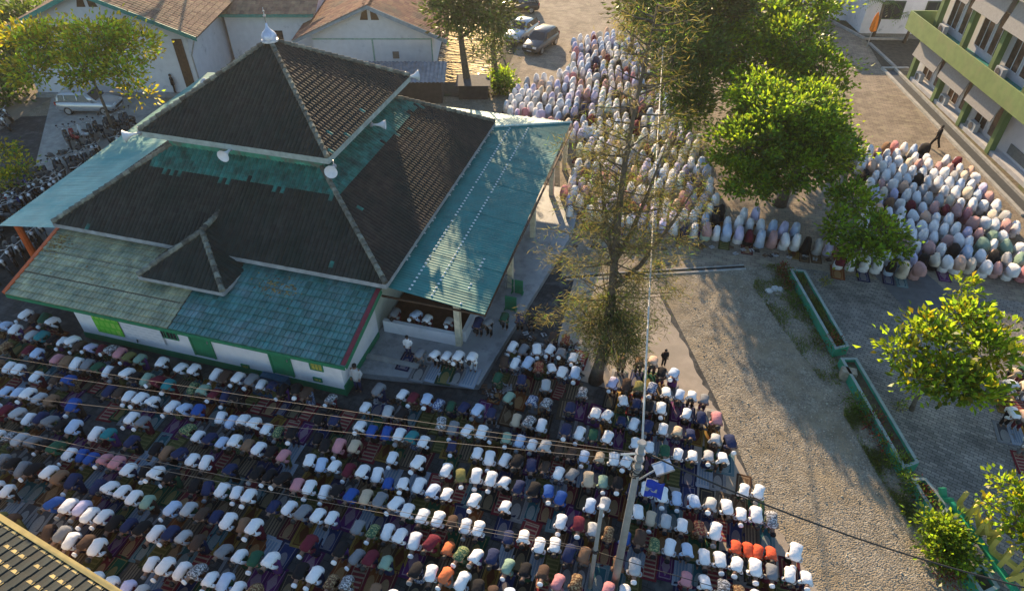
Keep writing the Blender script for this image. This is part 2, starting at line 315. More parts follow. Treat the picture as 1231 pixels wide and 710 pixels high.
def corr_sheet(mb, i0, i1, o0, o1, period=.17, amp=.008, mi=0, seg=6):
    """corrugated metal between inner edge i0-i1 and outer edge o0-o1, waves running down the slope"""
    i0, i1, o0, o1 = map(Vector, (i0, i1, o0, o1)); wd = max((i1-i0).length, (o1-o0).length); n = max(4, int(wd/period)*seg)
    up = (o0-i0).cross(o1-o0) if (o1-o0).length > .01 else (o0-i0).cross(i1-i0); up.normalize()
    if up.z < 0: up = -up
    vs = []
    for k in range(n+1):
        t = k/n; hh = up*amp*math.sin(2*math.pi*t*wd/period)
        vs += [i0.lerp(i1, t)+hh, o0.lerp(o1, t)+hh]
    vs2 = [v-up*.006 for v in vs]; N = len(vs)
    fs = [(2*k, 2*k+1, 2*k+3, 2*k+2) for k in range(n)]+[(N+2*k, N+2*k+2, N+2*k+3, N+2*k+1) for k in range(n)]
    fs += [(2*k+1, N+2*k+1, N+2*k+3, 2*k+3) for k in range(n)]+[(2*k, 2*k+2, N+2*k+2, N+2*k) for k in range(n)]
    mb.add(vs+vs2, fs, mi)
# ------------------------------------------------------------------ the mosque
mq = Thing('mosque', 'white and green mosque with two-tiered dark tiled hip roof and teal metal canopies', 'mosque', (-19.6, 27.8, 0))
mb = MB(); mb.box((-25.4, 16.95, 0), (-12.1, 20.4, 2.62)); mq.part('front_wall', mb, WHITE_W)
mb = MB(); mb.box((-25.43, 16.92, 0), (-12.07, 16.95, .36)); mb.box((-12.1, 16.9, 0), (-12.06, 20.38, .62)); mq.part('green_dado', mb, GREEN_P)
mb = MB(); mb.box((-26.6, 20.45, 0), (-12.3, 35, 3.9)); mq.part('hall_wall', mb, mat('hall_wall_paint', (.5, .55, .5), .85, .08, 3))
# front wing roof: z = 2.5 at y 16.35 rising to 3.55 at y 20.2
def wz(y): return 2.52+(y-16.35)*.268
XL, XM, XR = -28.0, -19.55, -11.45
mb = MB(); mb.slab([(XL, 16.35, wz(16.35)), (XR, 16.35, wz(16.35)), (XR, 20.6, wz(20.6)), (XL, 20.6, wz(20.6))], .08); mq.part('wing_roof_deck', mb, WOOD_D)
mb = MB(); tile_plane(mb, [(XL, 16.35, wz(16.35)), (XM, 16.35, wz(16.35)), (XM, 20.6, wz(20.6)), (XL, 20.6, wz(20.6))], .2, .33, .028, flat=True, th=.055); mq.part('faded_roof_tiling', mb, MT_OLD, kind='stuff', label='faded yellow-green metal roof tiling')
mb = MB(); tile_plane(mb, [(XM, 16.35, wz(16.35)), (XR, 16.35, wz(16.35)), (XR, 20.6, wz(20.6)), (XM, 20.6, wz(20.6))], .22, .36, .035, flat=True, th=.06); mq.part('blue_roof_tiling', mb, MT_NEW, kind='stuff', label='newer blue-green metal roof tiling')
for y in (17.5, 18.7, 19.8):   # dark seams at the lapped sheet joints
    mb = MB(); mb.slab([(XL+.02, y, wz(y)+.055), (XM-.2, y, wz(y)+.055), (XM-.2, y+.09, wz(y+.09)+.075), (XL+.02, y+.09, wz(y+.09)+.075)], .012); mq.part('lap_joint', mb, mat('lap_seam', (.08, .07, .05), .8))
mb = MB(); mb.box((XL, 16.29, 2.36), (XR, 16.33, 2.53)); mq.part('eave_board', mb, GREEN_P)
mb = MB(); mb.slab([(XR-.16, 16.32, wz(16.32)+.12), (XR+.03, 16.32, wz(16.32)+.12), (XR+.03, 20.0, wz(20)+.12), (XR-.16, 20, wz(20)+.12)], .1); mq.part('verge_board', mb, MAROON)
mb = MB(); mb.slab([(XR+.03, 16.3, wz(16.3)+.08), (XR+.06, 16.3, wz(16.3)+.08), (XR+.06, 20.0, wz(20)+.08), (XR+.03, 20, wz(20)+.08)], .22); mq.part('verge_trim', mb, GREEN_P)
mb = MB(); mb.slab([(XL-.16, 16.32, wz(16.32)+.12), (XL+.02, 16.32, wz(16.32)+.12), (XL+.02, 20.2, wz(20.2)+.12), (XL-.16, 20.2, wz(20.2)+.12)], .16); mq.part('verge_board', mb, ORANGE)
# doors, windows, vents on the front wall
def door(x, wd, z0, z1, panes=True):
    mb = MB(); mb.box((x-wd/2, 16.9, z0), (x+wd/2, 16.94, z1)); d_ = mq.part('door', mb, GREEN_P)
    mb = MB()
    for s in (-1, 1): mb.box((x+s*wd/2-.04, 16.87, z0), (x+s*wd/2+.04, 16.935, z1+.02))
    mb.box((x-wd/2, 16.87, z1), (x+wd/2, 16.935, z1+.06)); mq.part('door_frame', mb, GREEN_P, parent=d_)
    if panes:
        for s in (-1, 1):
            mb = MB(); mb.box((x+s*wd*.24-wd*.17, 16.885, z1-.5), (x+s*wd*.24+wd*.17, 16.897, z1-.1)); mq.part('door_pane', mb, DARK, parent=d_)
    mb = MB(); mb.box((x+wd*.36, 16.86, z0+.9), (x+wd*.4, 16.9, z0+1.04)); mq.part('handle', mb, STEEL, parent=d_)
def pxw(px, py): 
    d_ = FW + RT*((px-615.5)/FOC) - UP*((py-355)/FOC); p = CP+d_*((16.93-CP.y)/d_.y); return p.x, p.z
def wall_window(x, wd, z0, z1, cols, inner, infill=None):
    mb = MB(); t = .05
    mb.box((x-wd/2, 16.9, z0), (x+wd/2, 16.945, z0+t)); mb.box((x-wd/2, 16.9, z1-t), (x+wd/2, 16.945, z1))
    mb.box((x-wd/2, 16.9, z0+t), (x-wd/2+t, 16.945, z1-t)); mb.box((x+wd/2-t, 16.9, z0+t), (x+wd/2, 16.945, z1-t))
    for k in range(1, cols): mb.box((x-wd/2+wd*k/cols-.025, 16.9, z0+t), (x-wd/2+wd*k/cols+.025, 16.945, z1-t))
    w_ = mq.part('window', mb, GREEN_P)
    for k in range(cols):
        a, b = x-wd/2+wd*k/cols+.03, x-wd/2+wd*(k+1)/cols-.03
        mb = MB(); mb.box((a, 16.915, z0+t), (b, 16.94, z1-t)); mq.part('pane', mb, infill if (infill and k in inner) else GLASS, parent=w_)
    mb = MB()
    for k in range(int(wd/.16)): mb.box((x-wd/2+.08+k*.16, 16.905, z0+t), (x-wd/2+.1+k*.16, 16.913, z1-t))
    mq.part('bars', mb, GREEN_P, parent=w_, kind='stuff')
YEL = mat('yellow_glass_block', (.4, .36, .08), .4)
x, z = pxw(243, 415); door(x, 1.0, .55, 2.3)
x, z = pxw(338, 436); door(x, .95, .5, 2.2, False)
x, z = pxw(193, 400); wall_window(x, 1.75, max(1.2, z-.3), 2.28, 3, (0,), YEL)
x, z = pxw(380, 440); wall_window(x, .62, z-.25, z+.25, 1, (0,), YEL)
x, z = pxw(382, 456); wall_window(x, .42, z-.12, z+.12, 1, (0,), YEL)
x, z = pxw(295, 440); wall_window(x, .4, z-.12, z+.12, 1, (0,), YEL)
mb = MB(); mb.tube([(pxw(165, 408)[0], 16.9, .5), (pxw(163, 390)[0], 16.9, 2.4)], .03); mq.part('downpipe', mb, mat('pipe_dark', (.08, .1, .09)))
mb = MB(); mb.box((-25.1, 16.86, 2.3), (-20.6, 16.93, 2.36)); mq.part('banner_rail', mb, GREYW)
# blue steps in front of the second door
xs = pxw(333, 450)[0]; st = Thing('steps', 'blue carpeted steps below the plain green door of the mosque', 'steps', (xs, 16.3, 0))
for k in range(3):
    mb = MB(); mb.box((xs-.62, 15.9+.33*k, 0), (xs+.62, 16.23+.33*k-.004, .16+.15*k)); st.part('step', mb, mat('blue_carpet', (.03, .1, .17), .95, .25, 8))
def panel(name, px0, px1, z0, z1, m, label, cat):
    x0, x1 = px0, px1; mb = MB(); mb.box((x0, 16.86, z0), (x1, 16.885, z1)); mb.tube([(x0, 16.87, z1), (x1, 16.87, z1)], .02); return single(name, mb, m, label, cat)
def print_mat(name, base, inks, rows):
    m = mat(name, base, .7, .05, 2); nt = m.node_tree; n = nt.nodes; L = nt.links.new
    tc = n.new('ShaderNodeTexCoord'); s = n.new('ShaderNodeSeparateXYZ'); L(tc.outputs['Generated'], s.inputs[0])
    b = n.new('ShaderNodeTexBrick'); b.inputs['Scale'].default_value = 1; b.inputs['Brick Width'].default_value = .21; b.inputs['Row Height'].default_value = 1/rows; b.inputs['Mortar Size'].default_value = .035
    b.inputs['Color1'].default_value = rgb(inks[0]); b.inputs['Color2'].default_value = rgb(inks[1]); b.inputs['Mortar'].default_value = rgb(base)
    c = n.new('ShaderNodeCombineXYZ'); L(s.outputs[0], c.inputs[0]); L(s.outputs[2], c.inputs[1]); L(c.outputs[0], b.inputs['Vector'])
    L(b.outputs[0], n['Principled BSDF'].inputs['Base Color']); return m
panel('green_banner', -24.35, -22.95, .7, 2.28, print_mat('banner_print', (.09, .42, .03), ((.14, .5, .05), (.35, .5, .12)), 4), 'bright green printed banner hung on the white front wall of the mosque', 'banner')
panel('notice_board', -22.85, -20.75, .75, 2.28, print_mat('notice_print', (.62, .64, .68), ((.5, .53, .58), (.58, .6, .64)), 9), 'wide pale notice board with printed rows beside the green banner', 'notice board')
# main roof (lower tier)
ex0, ex1, ey0, ey1, ez = -28.05, -11.1, 19.95, 35.7, 3.95
cx, cy, hh, tz = -19.6, 27.9, 3.95, 6.6
A, B, C_, D = (ex0, ey0, ez), (ex1, ey0, ez), (ex1, ey1, ez), (ex0, ey1, ez)
a, b, c, d = (cx-hh, cy-hh, tz), (cx+hh, cy-hh, tz), (cx+hh, cy+hh, tz), (cx-hh, cy+hh, tz)
mb = MB()
for q in ((A, B, b, a), (B, C_, c, b), (C_, D, d, c), (D, A, a, d)): mb.slab(q, .12)
mq.part('main_roof_deck', mb, WOOD_D)
def band(o): return 1 if o.z > 5.85+.05*math.sin(o.x*2.3+o.y*1.7)+random.gauss(0, .03) or random.random() < .002 else 0
for q in ((A, B, b, a), (B, C_, c, b), (C_, D, d, c), (D, A, a, d)):
    mb = MB(); tile_plane(mb, q, .2, .3, .055, matfn=band); mq.part('main_roof_tiling', mb, [TILE_F if q[0][1] == q[1][1] < 22 else TILE, TILE_G], kind='stuff')
mb = MB()
for p, q in ((A, a), (B, b), (C_, c), (D, d)): ridge(mb, Vector(p)+Vector((0, 0, .07)), Vector(q)+Vector((0, 0, .07)))
mq.part('hip_capping', mb, MOSS_CAP, kind='stuff')
for p, q in ((A, B), (B, C_), (C_, D), (D, A)):
    p, q = Vector(p), Vector(q); e = (q-p).normalized(); nn = Vector((e.y, -e.x, 0)); mb = MB()
    mb.prism([p-e*.02, q+e*.02, q+e*.02+nn*.04, p-e*.02+nn*.04], ez-.2, ez+.02); mq.part('eave_board', mb, GREYW)
mb = MB(); mb.box((cx-hh-.04, cy-hh-.04, 6.3), (cx+hh+.04, cy+hh+.04, 7.5)); mq.part('clerestory_wall', mb, mat('clerestory_green', (.04, .26, .19), .6, .35, 2.5, col2=(.1, .14, .12), c2scale=1.5))
# upper roof
ux, uy, hx, hy, uz, az_ = -19.7, 28.0, 4.82, 4.65, 7.5, 10.55
A, B, C_, D = (ux-hx, uy-hy, uz), (ux+hx, uy-hy, uz), (ux+hx, uy+hy, uz), (ux-hx, uy+hy, uz); T_ = (ux, uy, az_)
mb = MB()
for q in ((A, B, T_), (B, C_, T_), (C_, D, T_), (D, A, T_)): mb.slab(q, .1)
mq.part('upper_roof_deck', mb, WOOD_D)
for q in ((A, B, T_), (B, C_, T_), (C_, D, T_), (D, A, T_)):
    mb = MB(); tile_plane(mb, q, .2, .3, .055, matfn=lambda o: 1 if random.random() < .003 else 0); mq.part('upper_roof_tiling', mb, [TILE_F if q[0][1] == q[1][1] < 25 else TILE, TILE_G], kind='stuff')
mb = MB()
for p in (A, B, C_, D): ridge(mb, Vector(p)+Vector((0, 0, .07)), Vector(T_)+Vector((0, 0, .05)))
mq.part('hip_capping', mb, MOSS_CAP, kind='stuff')
for p, q in ((A, B), (B, C_), (C_, D), (D, A)):
    p, q = Vector(p), Vector(q); e = (q-p).normalized(); nn = Vector((e.y, -e.x, 0)); mb = MB()
    mb.prism([p-e*.03, q+e*.03, q+e*.03+nn*.05, p-e*.03+nn*.05], uz-.24, uz+.03); mq.part('eave_board', mb, mat('pale_fascia', (.34, .4, .38), .7, .25, 3))
# mihrab roof
mz, mxc, my0, mhw, mt = 3.42, -20.0, 18.15, 2.12, 4.75
rf = 4.75
A, B = (mxc-mhw, my0, mz), (mxc+mhw, my0, mz); T1 = (mxc+.1, 20.25, mt); yb = 22.0
A2, B2 = (mxc-mhw, 20.4, mz), (mxc+mhw, 20.4, mz); T2 = (mxc+.1, 21.6, mt+.06)
mb = MB(); mb.slab((A, B, T1), .1); mb.slab((B, B2, T2, T1), .1); mb.slab((A2, A, T1, T2), .1); mb.box((mxc-1.7, 18.6, 2.5), (mxc+1.7, 20.3, 3.3)); mq.part('mihrab_roof_deck', mb, WOOD_D)
mb = MB(); tile_plane(mb, (A, B, T1), .23, .3, .05); tile_plane(mb, (B, B2, T2, T1), .23, .3, .05); tile_plane(mb, (A2, A, T1, T2), .23, .3, .05); mq.part('mihrab_roof_tiling', mb, TILE_F, kind='stuff')
mb = MB(); ridge(mb, Vector(A)+Vector((0, 0, .07)), Vector(T1)+Vector((0, 0, .07)), .13); ridge(mb, Vector(B)+Vector((0, 0, .07)), Vector(T1)+Vector((0, 0, .07)), .13); ridge(mb, Vector(T1)+Vector((0, 0, .1)), Vector(T2)+Vector((0, .3, .15)), .13); mq.part('hip_capping', mb, MOSS_CAP, kind='stuff')
for p, q in ((A, B), (B, B2), (A2, A)):
    p, q = Vector(p), Vector(q); e = (q-p).normalized(); nn = Vector((e.y, -e.x, 0)); mb = MB(); mb.prism([p, q, q+nn*.04, p+nn*.04], mz-.16, mz+.03); mq.part('eave_board', mb, GREYW)
mb = MB()
for i in range(420):
    x, y = (random.gauss(-15.9, .5), random.gauss(19.2, .25)) if i < 200 else (random.uniform(-28, -11.6), random.uniform(16.6, 19.8)) if i < 235 else (random.gauss(-27.5, .3), random.gauss(19.3, .3))
    if not (-27.9 < x < -11.6 and 16.4 < y < 19.8): continue
    z = wz(y)+.075; an = random.uniform(0, 6.28); r0 = random.uniform(.03, .08); mb.add([(x+r0*math.cos(an+k*2.09), y+r0*math.sin(an+k*2.09), z+random.uniform(0, .03)) for k in range(3)], [(0, 1, 2)])
mq.part('leaf_litter', mb, mat('dry_leaves', (.28, .17, .05), .9, .3, 3, island=.5), kind='stuff')
# canopies of corrugated sheets
iz, oz = 3.62, 3.02
def hipx(y): return -11.5+(y-35.6)*(4.45/3.2)
ys = 20.25
while ys < 38.7:
    ye = min(ys+.98, 38.75); i0 = (-11.75 if ys < 35.6 else hipx(ys), ys, iz if ys < 35.6 else iz+(oz-iz)*(ys-35.6)/3.2); i1 = (-11.75 if ye < 35.6 else hipx(ye), ye, iz if ye < 35.6 else iz+(oz-iz)*(ye-35.6)/3.2)
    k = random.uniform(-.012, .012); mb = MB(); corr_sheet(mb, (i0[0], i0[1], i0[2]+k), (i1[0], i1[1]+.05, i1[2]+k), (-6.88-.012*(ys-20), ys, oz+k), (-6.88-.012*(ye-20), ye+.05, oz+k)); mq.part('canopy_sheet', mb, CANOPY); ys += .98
xs = -26.0
while xs < -7.2:
    xe = min(xs+.98, -7.1); f = lambda x: 35.6 if x < -11.5 else 35.6+(x+11.5)*(3.2/4.45)
    g = lambda x: iz if x < -11.5 else iz+(oz-iz)*(x+11.5)/4.45
    mb = MB(); corr_sheet(mb, (xs, f(xs), g(xs)), (xe+.04, f(xe), g(xe)), (xs, 38.85, oz), (xe+.04, 38.85, oz)); mq.part('canopy_sheet', mb, CANOPY_LIT); xs += .98
mb = MB(); mb.tube([(-11.5, 35.6, iz+.04), (-7.07, 38.8, oz+.04)], .06); mq.part('canopy_hip_flashing', mb, mat('flashing', (.45, .6, .58), .5))
mb = MB()
for xk, y0, y1 in ((-11.15, 22, 35.6), (-10.3, 20.5, 36.2), (-9.3, 20.5, 36.9), (-8.0, 20.5, 24)):
    y = y0; zz = iz+(xk+11.75)/(-6.9+11.75)*(oz-iz)+.028
    while y < y1:
        if random.random() < (.95 if xk > -10.4 and xk < -9 else .35): mb.add([(xk-.05, y-.05, zz+.006), (xk+.05, y-.05, zz-.005), (xk+.05, y+.05, zz-.005), (xk-.05, y+.05, zz+.006), (xk, y, zz+.035)], [(0, 1, 4), (1, 2, 4), (2, 3, 4), (3, 0, 4)])
        y += .27
mq.part('roof_screws', mb, mat('screw_caps', (.75, .8, .8), .5, .1), kind='stuff')
mb = MB(); mb.box((-6.95, 20.3, 2.86), (-6.87, 38.7, 2.97)); mb.box((-11.6, 20.3, 2.88), (-6.95, 20.37, 2.96)); mq.part('canopy_beam', mb, WOOD_D)
for y in (20.86, 25.5, 30, 34.5, 38.2):
    mb = MB(); xx = -8.35 if y < 21 else -7.25; mb.box((xx-.13, y-.13, 0), (xx+.13, y+.13, 2.95)); mq.part('post', mb, CREAM)
for k in range(20):
    y0, y1 = 20.2+k*.98, 20.2+(k+1)*.98+.04; o0, o1 = -32.15-.08*k, -32.15-.08*(k+1)
    mb = MB(); corr_sheet(mb, (-28.2, y0, 3.5), (-28.2, y1, 3.5), (o0, y0, 2.9), (o1, y1, 2.9)); mq.part('canopy_sheet', mb, CANOPY_LIT)
for y in (20.6, 26, 32, 38):
    mb = MB(); mb.tube([(-31.4-.08*(y-20), y, 0), (-31.4-.08*(y-20), y, 2.98)], .17, 8); mq.part('post', mb, ORANGE)
mb = MB(); mb.tube([(-31.3, 20.5, 2.84), (-32.8, 39.6, 2.84)], .07, 6); mq.part('canopy_beam', mb, ORANGE)
# raised terrace with half walls
mb = MB(); mb.prism([(-12.05, 18.0), (-6.75, 18.75), (-6.35, 22), (-5.2, 31), (-5.6, 35.5), (-12.25, 35.5), (-12.25, 20.4), (-12.05, 20.4)], .02, .34); mq.part('terrace', mb, FLOORT)
mb = MB(); mb.box((-12.0, 20.75, .34), (-8.49, 20.95, 1.0)); mq.part('half_wall', mb, WHITE_W)
mb = MB(); mb.box((-8.3, 21.1, .34), (-8.12, 24.3, .95)); mq.part('half_wall', mb, WHITE_W)
mb = MB(); mb.box((-12.2, 21.0, .345), (-8.35, 30, .37)); mq.part('prayer_carpet', mb, mat('hall_carpet', (.1, .045, .03), .95, .3, 4))
mb = MB(); mb.box((-12.06, 18.9, .341), (-9.6, 19.15, .43)); mq.part('terrace_step', mb, CONC)
# steel railing and green boards by the side entrance
rl = Thing('railing', 'white steel pipe railing at the side entrance under the teal canopy', 'railing', (*at(606, 340)[:2], .34))
p0, p1 = at(598, 340, .34), at(618, 352, .34)
for z in (.45, .85):
    mb = MB(); mb.tube([p0+Vector((0, 0, z)), p1+Vector((0, 0, z))], .03, 6); rl.part('rail', mb, STEEL)
for t in (0, .5, 1):
    mb = MB(); q = p0.lerp(p1, t); mb.tube([q, q+Vector((0, 0, .88))], .03, 6); rl.part('post', mb, STEEL)
for (px, py, lab) in ((622, 352, 'upright green board beside the white pipe railing'), (614, 372, 'lower green board nearer the bowing people beside the railing')):
    p = at(px, py, .34); mb = MB(); mb.box((p.x-.28, p.y-.03, .34), (p.x+.28, p.y+.03, 1.15)); mb.box((p.x-.3, p.y-.15, .341), (p.x-.24, p.y+.15, .4)); mb.box((p.x+.24, p.y-.15, .341), (p.x+.3, p.y+.15, .4)); single('green_board', mb, GREEN_P, lab, 'board', 'green boards by the railing')
# finial
fn = Thing('finial', 'white and blue onion-shaped finial with thin spire on the roof peak', 'finial', (ux, uy, az_))
mb = MB(); mb.lathe([(.0, 0), (.29, .02), (.36, .1), (.34, .23), (.25, .36), (.13, .47), (.06, .6), (.04, .75), (0, .76)], (ux, uy, az_+.05), 16); fn.part('dome', mb, mat('finial_blue_white', (.45, .53, .72), .35, .25, 3, col2=(.75, .77, .82), c2scale=1.6), True)
mb = MB(); mb.lathe([(.39, 0), (.39, .08), (.26, .1), (0, .1)], (ux, uy, az_-.02), 14); fn.part('collar', mb, mat('finial_collar', (.6, .6, .62), .4))
mb = MB(); mb.tube([(ux, uy, az_+.75), (ux, uy, az_+1.5)], [.03, .015], 6); mb.lathe([(0, 0), (.07, .04), (.07, .1), (0, .14)], (ux, uy, az_+1.05), 10); mb.lathe([(0, 0), (.05, .03), (.05, .08), (0, .1)], (ux, uy, az_+1.28), 10); fn.part('spire', mb, STEEL, True)
# horn loudspeakers under the upper eaves
def horn(p, dirv, label, fat=.27):
    t = Thing('loudspeaker', label, 'loudspeaker', p, group='horn loudspeakers round the upper roof'); p = Vector(p); q = Vector(dirv).normalized().to_track_quat('Z', 'Y').to_matrix().to_4x4()
    mb = MB(); mb.lathe([(.05, -.3), (.06, -.05), (.11, .1), (.2, .24), (fat, .33), (fat+.02, .34), (fat, .335), (.12, .12), (.03, .0), (0, 0)], p, 14, q); t.part('horn', mb, mat('horn_white', (.74, .74, .76), .45, .06), True)
    mb = MB(); mb.lathe([(0, -.42), (.1, -.42), (.11, -.28), (.05, -.26), (0, -.26)], p, 10, q); t.part('driver', mb, mat('driver_grey', (.3, .31, .33), .5), True)
    mb = MB(); mb.tube([p-q.to_3x3() @ Vector((0, 0, .3)), p-q.to_3x3() @ Vector((0, 0, .35))+Vector((0, 0, .3))], .025, 6); t.part('bracket', mb, STEEL)
horn((-24.75, 23.1, 7.42), (-.8, -.5, -.1), 'white horn loudspeaker at the corner above the pale canopy')
horn((-19.75, 23.05, 7.25), (.05, -1, -.05), 'white horn loudspeaker mid-way along the front eave of the upper roof')
horn((-14.55, 23.05, 7.2), (.3, -1, .15), 'white horn loudspeaker at the front corner nearest the teal canopy')
horn((-14.6, 27.9, 7.0), (1, .3, 0), 'white horn loudspeaker half-way along the teal canopy side of upper eave', .22)
horn((-14.75, 32.75, 7.5), (.8, .6, 0), 'white horn loudspeaker at the corner nearest the gabled house')
horn((-24.7, 29, 7.4), (-1, .1, .1), 'white horn loudspeaker on the far eave facing the parked motorbikes')
# ------------------------------------------------------------------ office block (local x runs towards the camera along the facade, local y into the building)
OFF = (16.4, 60.0); OA = R(-75.5)
ob = Thing('office_block', 'two-storey white office block with green columns and long green balcony parapet', 'building', (*OFF, 0), OA)
OG = mat('office_green', (.2, .27, .1), .8, .12, 2, .1, 30, col2=(.26, .27, .13), c2scale=.7, c2pos=(.5, .8)); OGC = mat('column_green', (.13, .2, .075), .75, .12, 2)
SHADE = mat('grey_sunshade', (.32, .31, .31), .9, .12, 8, .3, 60); OW = mat('office_white', (.6, .6, .64), .85, .05, 2)
COLS = [0, 4.25, 8.3, 12.35, 20.5, 24.6]
mb = MB(); mb.box((-.6, .6, 0), (34, 1.0, 3.7)); mb.box((-.6, 1.0, 0), (-.35, 9, 9.0)); ob.part('wall', mb, OW)
mb = MB(); mb.box((-.35, -.1, 0), (34, .6, .3)); ob.part('plinth', mb, mat('plinth_paint', (.55, .54, .56), .85, .15, 2))
mb = MB(); mb.box((-1.2, -1.05, 3.7), (34, 9, 3.88)); ob.part('balcony_slab', mb, CONC)
mb = MB(); mb.box((-1.25, -1.17, 3.62), (34, -1.05, 4.95)); mb.box((-1.25, -1.05, 3.62), (-1.12, 2.5, 4.95)); ob.part('parapet', mb, OG)
mb = MB(); mb.box((-1.2, -1.05, 3.881), (34, .5, 3.9)); ob.part('balcony_floor', mb, mat('balcony_floor', (.2, .13, .09), .8, .35, 3, col2=(.1, .13, .12), c2scale=1.1))
mb = MB(); mb.box((-.6, .9, 3.9), (34, 1.15, 9.0)); ob.part('wall', mb, OW)
mb = MB(); mb.box((-.6, .55, 3.9), (34, .9, 4.05)); ob.part('upper_plinth', mb, TEAL_P)
mb = MB(); mb.box((-1.2, -.8, 9.0), (34, 9, 9.2)); ob.part('roof_slab', mb, CONC)
for i, x in enumerate(COLS):
    mb = MB(); mb.box((x-.2, -.18, 0), (x+.2, .22, 3.62)); ob.part('column', mb, OGC)
    mb = MB(); mb.box((x-.2, .3, 3.9), (x+.2, .7, 9.0)); ob.part('column', mb, OGC)
def office_window(x, wd, y, z0, z1):
    mb = MB(); t = .07
    mb.box((x-wd/2, y-.06, z0), (x+wd/2, y-.005, z0+t)); mb.box((x-wd/2, y-.06, z1-t), (x+wd/2, y-.005, z1))
    mb.box((x-wd/2, y-.06, z0+t), (x-wd/2+t, y-.005, z1-t)); mb.box((x+wd/2-t, y-.06, z0+t), (x+wd/2, y-.005, z1-t)); mb.box((x-.03, y-.055, z0+t), (x+.03, y-.005, z1-t))
    w_ = ob.part('window', mb, mat('window_frame_white', (.6, .6, .62), .5))
    for s in (-1, 1):
        mb = MB(); a, b = (x-wd/2+t, x-.03) if s < 0 else (x+.03, x+wd/2-t); mb.box((a, y-.03, z0+t), (b, y-.01, z1-t)); ob.part('pane', mb, mat('curtained_glass', (.1, .06, .045), .2, .5, 3, spec=.6), parent=w_)
for i in range(3):
    x0, x1 = COLS[i], COLS[i+1]
    for k in (.28, .74):
        office_window(x0+(x1-x0)*k, 1.5, .6, .5, 3.3)
    mb = MB(); T = Matrix.Translation((0, -.3, 3.6)) @ Matrix.Rotation(R(-14), 4, 'X'); mb.box((x0+.35, -.03, -1.55), (x1-.25, .03, .02), 0, T); ob.part('sunshade', mb, SHADE)
    mb = MB(); mb.box((x0+.2, -.05, 3.45), (x1-.2, .2, 3.61)); ob.part('beam', mb, WOOD_D)
mb = MB(); mb.box((13.2, .53, .5), (19.6, .597, 1.15)); ob.part('wall_band', mb, mat('grey_wall_band', (.16, .17, .17), .8)); office_window(17.5, 2.2, .6, 1.2, 3.0)
for i in range(4):
    x0, x1 = COLS[i], COLS[i+1]
    for k in (.3, .72): office_window(x0+(x1-x0)*k, 1.5, .9, 4.5, 7.4)
    mb = MB(); T = Matrix.Translation((0, .1, 8.6)) @ Matrix.Rotation(R(-12), 4, 'X'); mb.box((x0+.3, -.03, -1.7), (x1-.3, .03, .02), 0, T); ob.part('sunshade', mb, SHADE)
def ac_unit(x, y, z, label):
    p = Matrix.Translation((*OFF, 0)) @ Matrix.Rotation(OA, 4, 'Z') @ Vector((x, y, z))
    t = Thing('air_conditioner', label, 'air conditioner', p, OA, 'air conditioner units on the office block')
    mb = MB(); mb.box((-.42, -.32, 0), (.42, 0, .6)); mb.box((-.38, -.3, -.06), (-.3, 0, -.001)); mb.box((.3, -.3, -.06), (.38, 0, -.001)); t.part('casing', mb, mat('ac_casing', (.5, .52, .54), .5, .1))
    mb = MB(); mb.lathe([(0, 0), (.24, 0), (.25, .02), (0, .02)], (-.08, -.325, .3), 16, Matrix.Rotation(R(90), 4, 'X')); t.part('fan_grille', mb, mat('ac_grille', (.1, .1, .11), .6))
ac_unit(1.0, .3, .31, 'grey air conditioner unit in the end bay of the ground floor')
ac_unit(5.2, .3, .31, 'grey air conditioner unit in the second ground floor bay')
ac_unit(9.6, .3, .31, 'grey air conditioner unit in the bay before the blank white wall')
ac_unit(9.4, .55, 4.06, 'grey air conditioner unit on the upper floor near the middle column')
ac_unit(1.2, .55, 4.06, 'grey air conditioner unit at the far end of the upper floor')
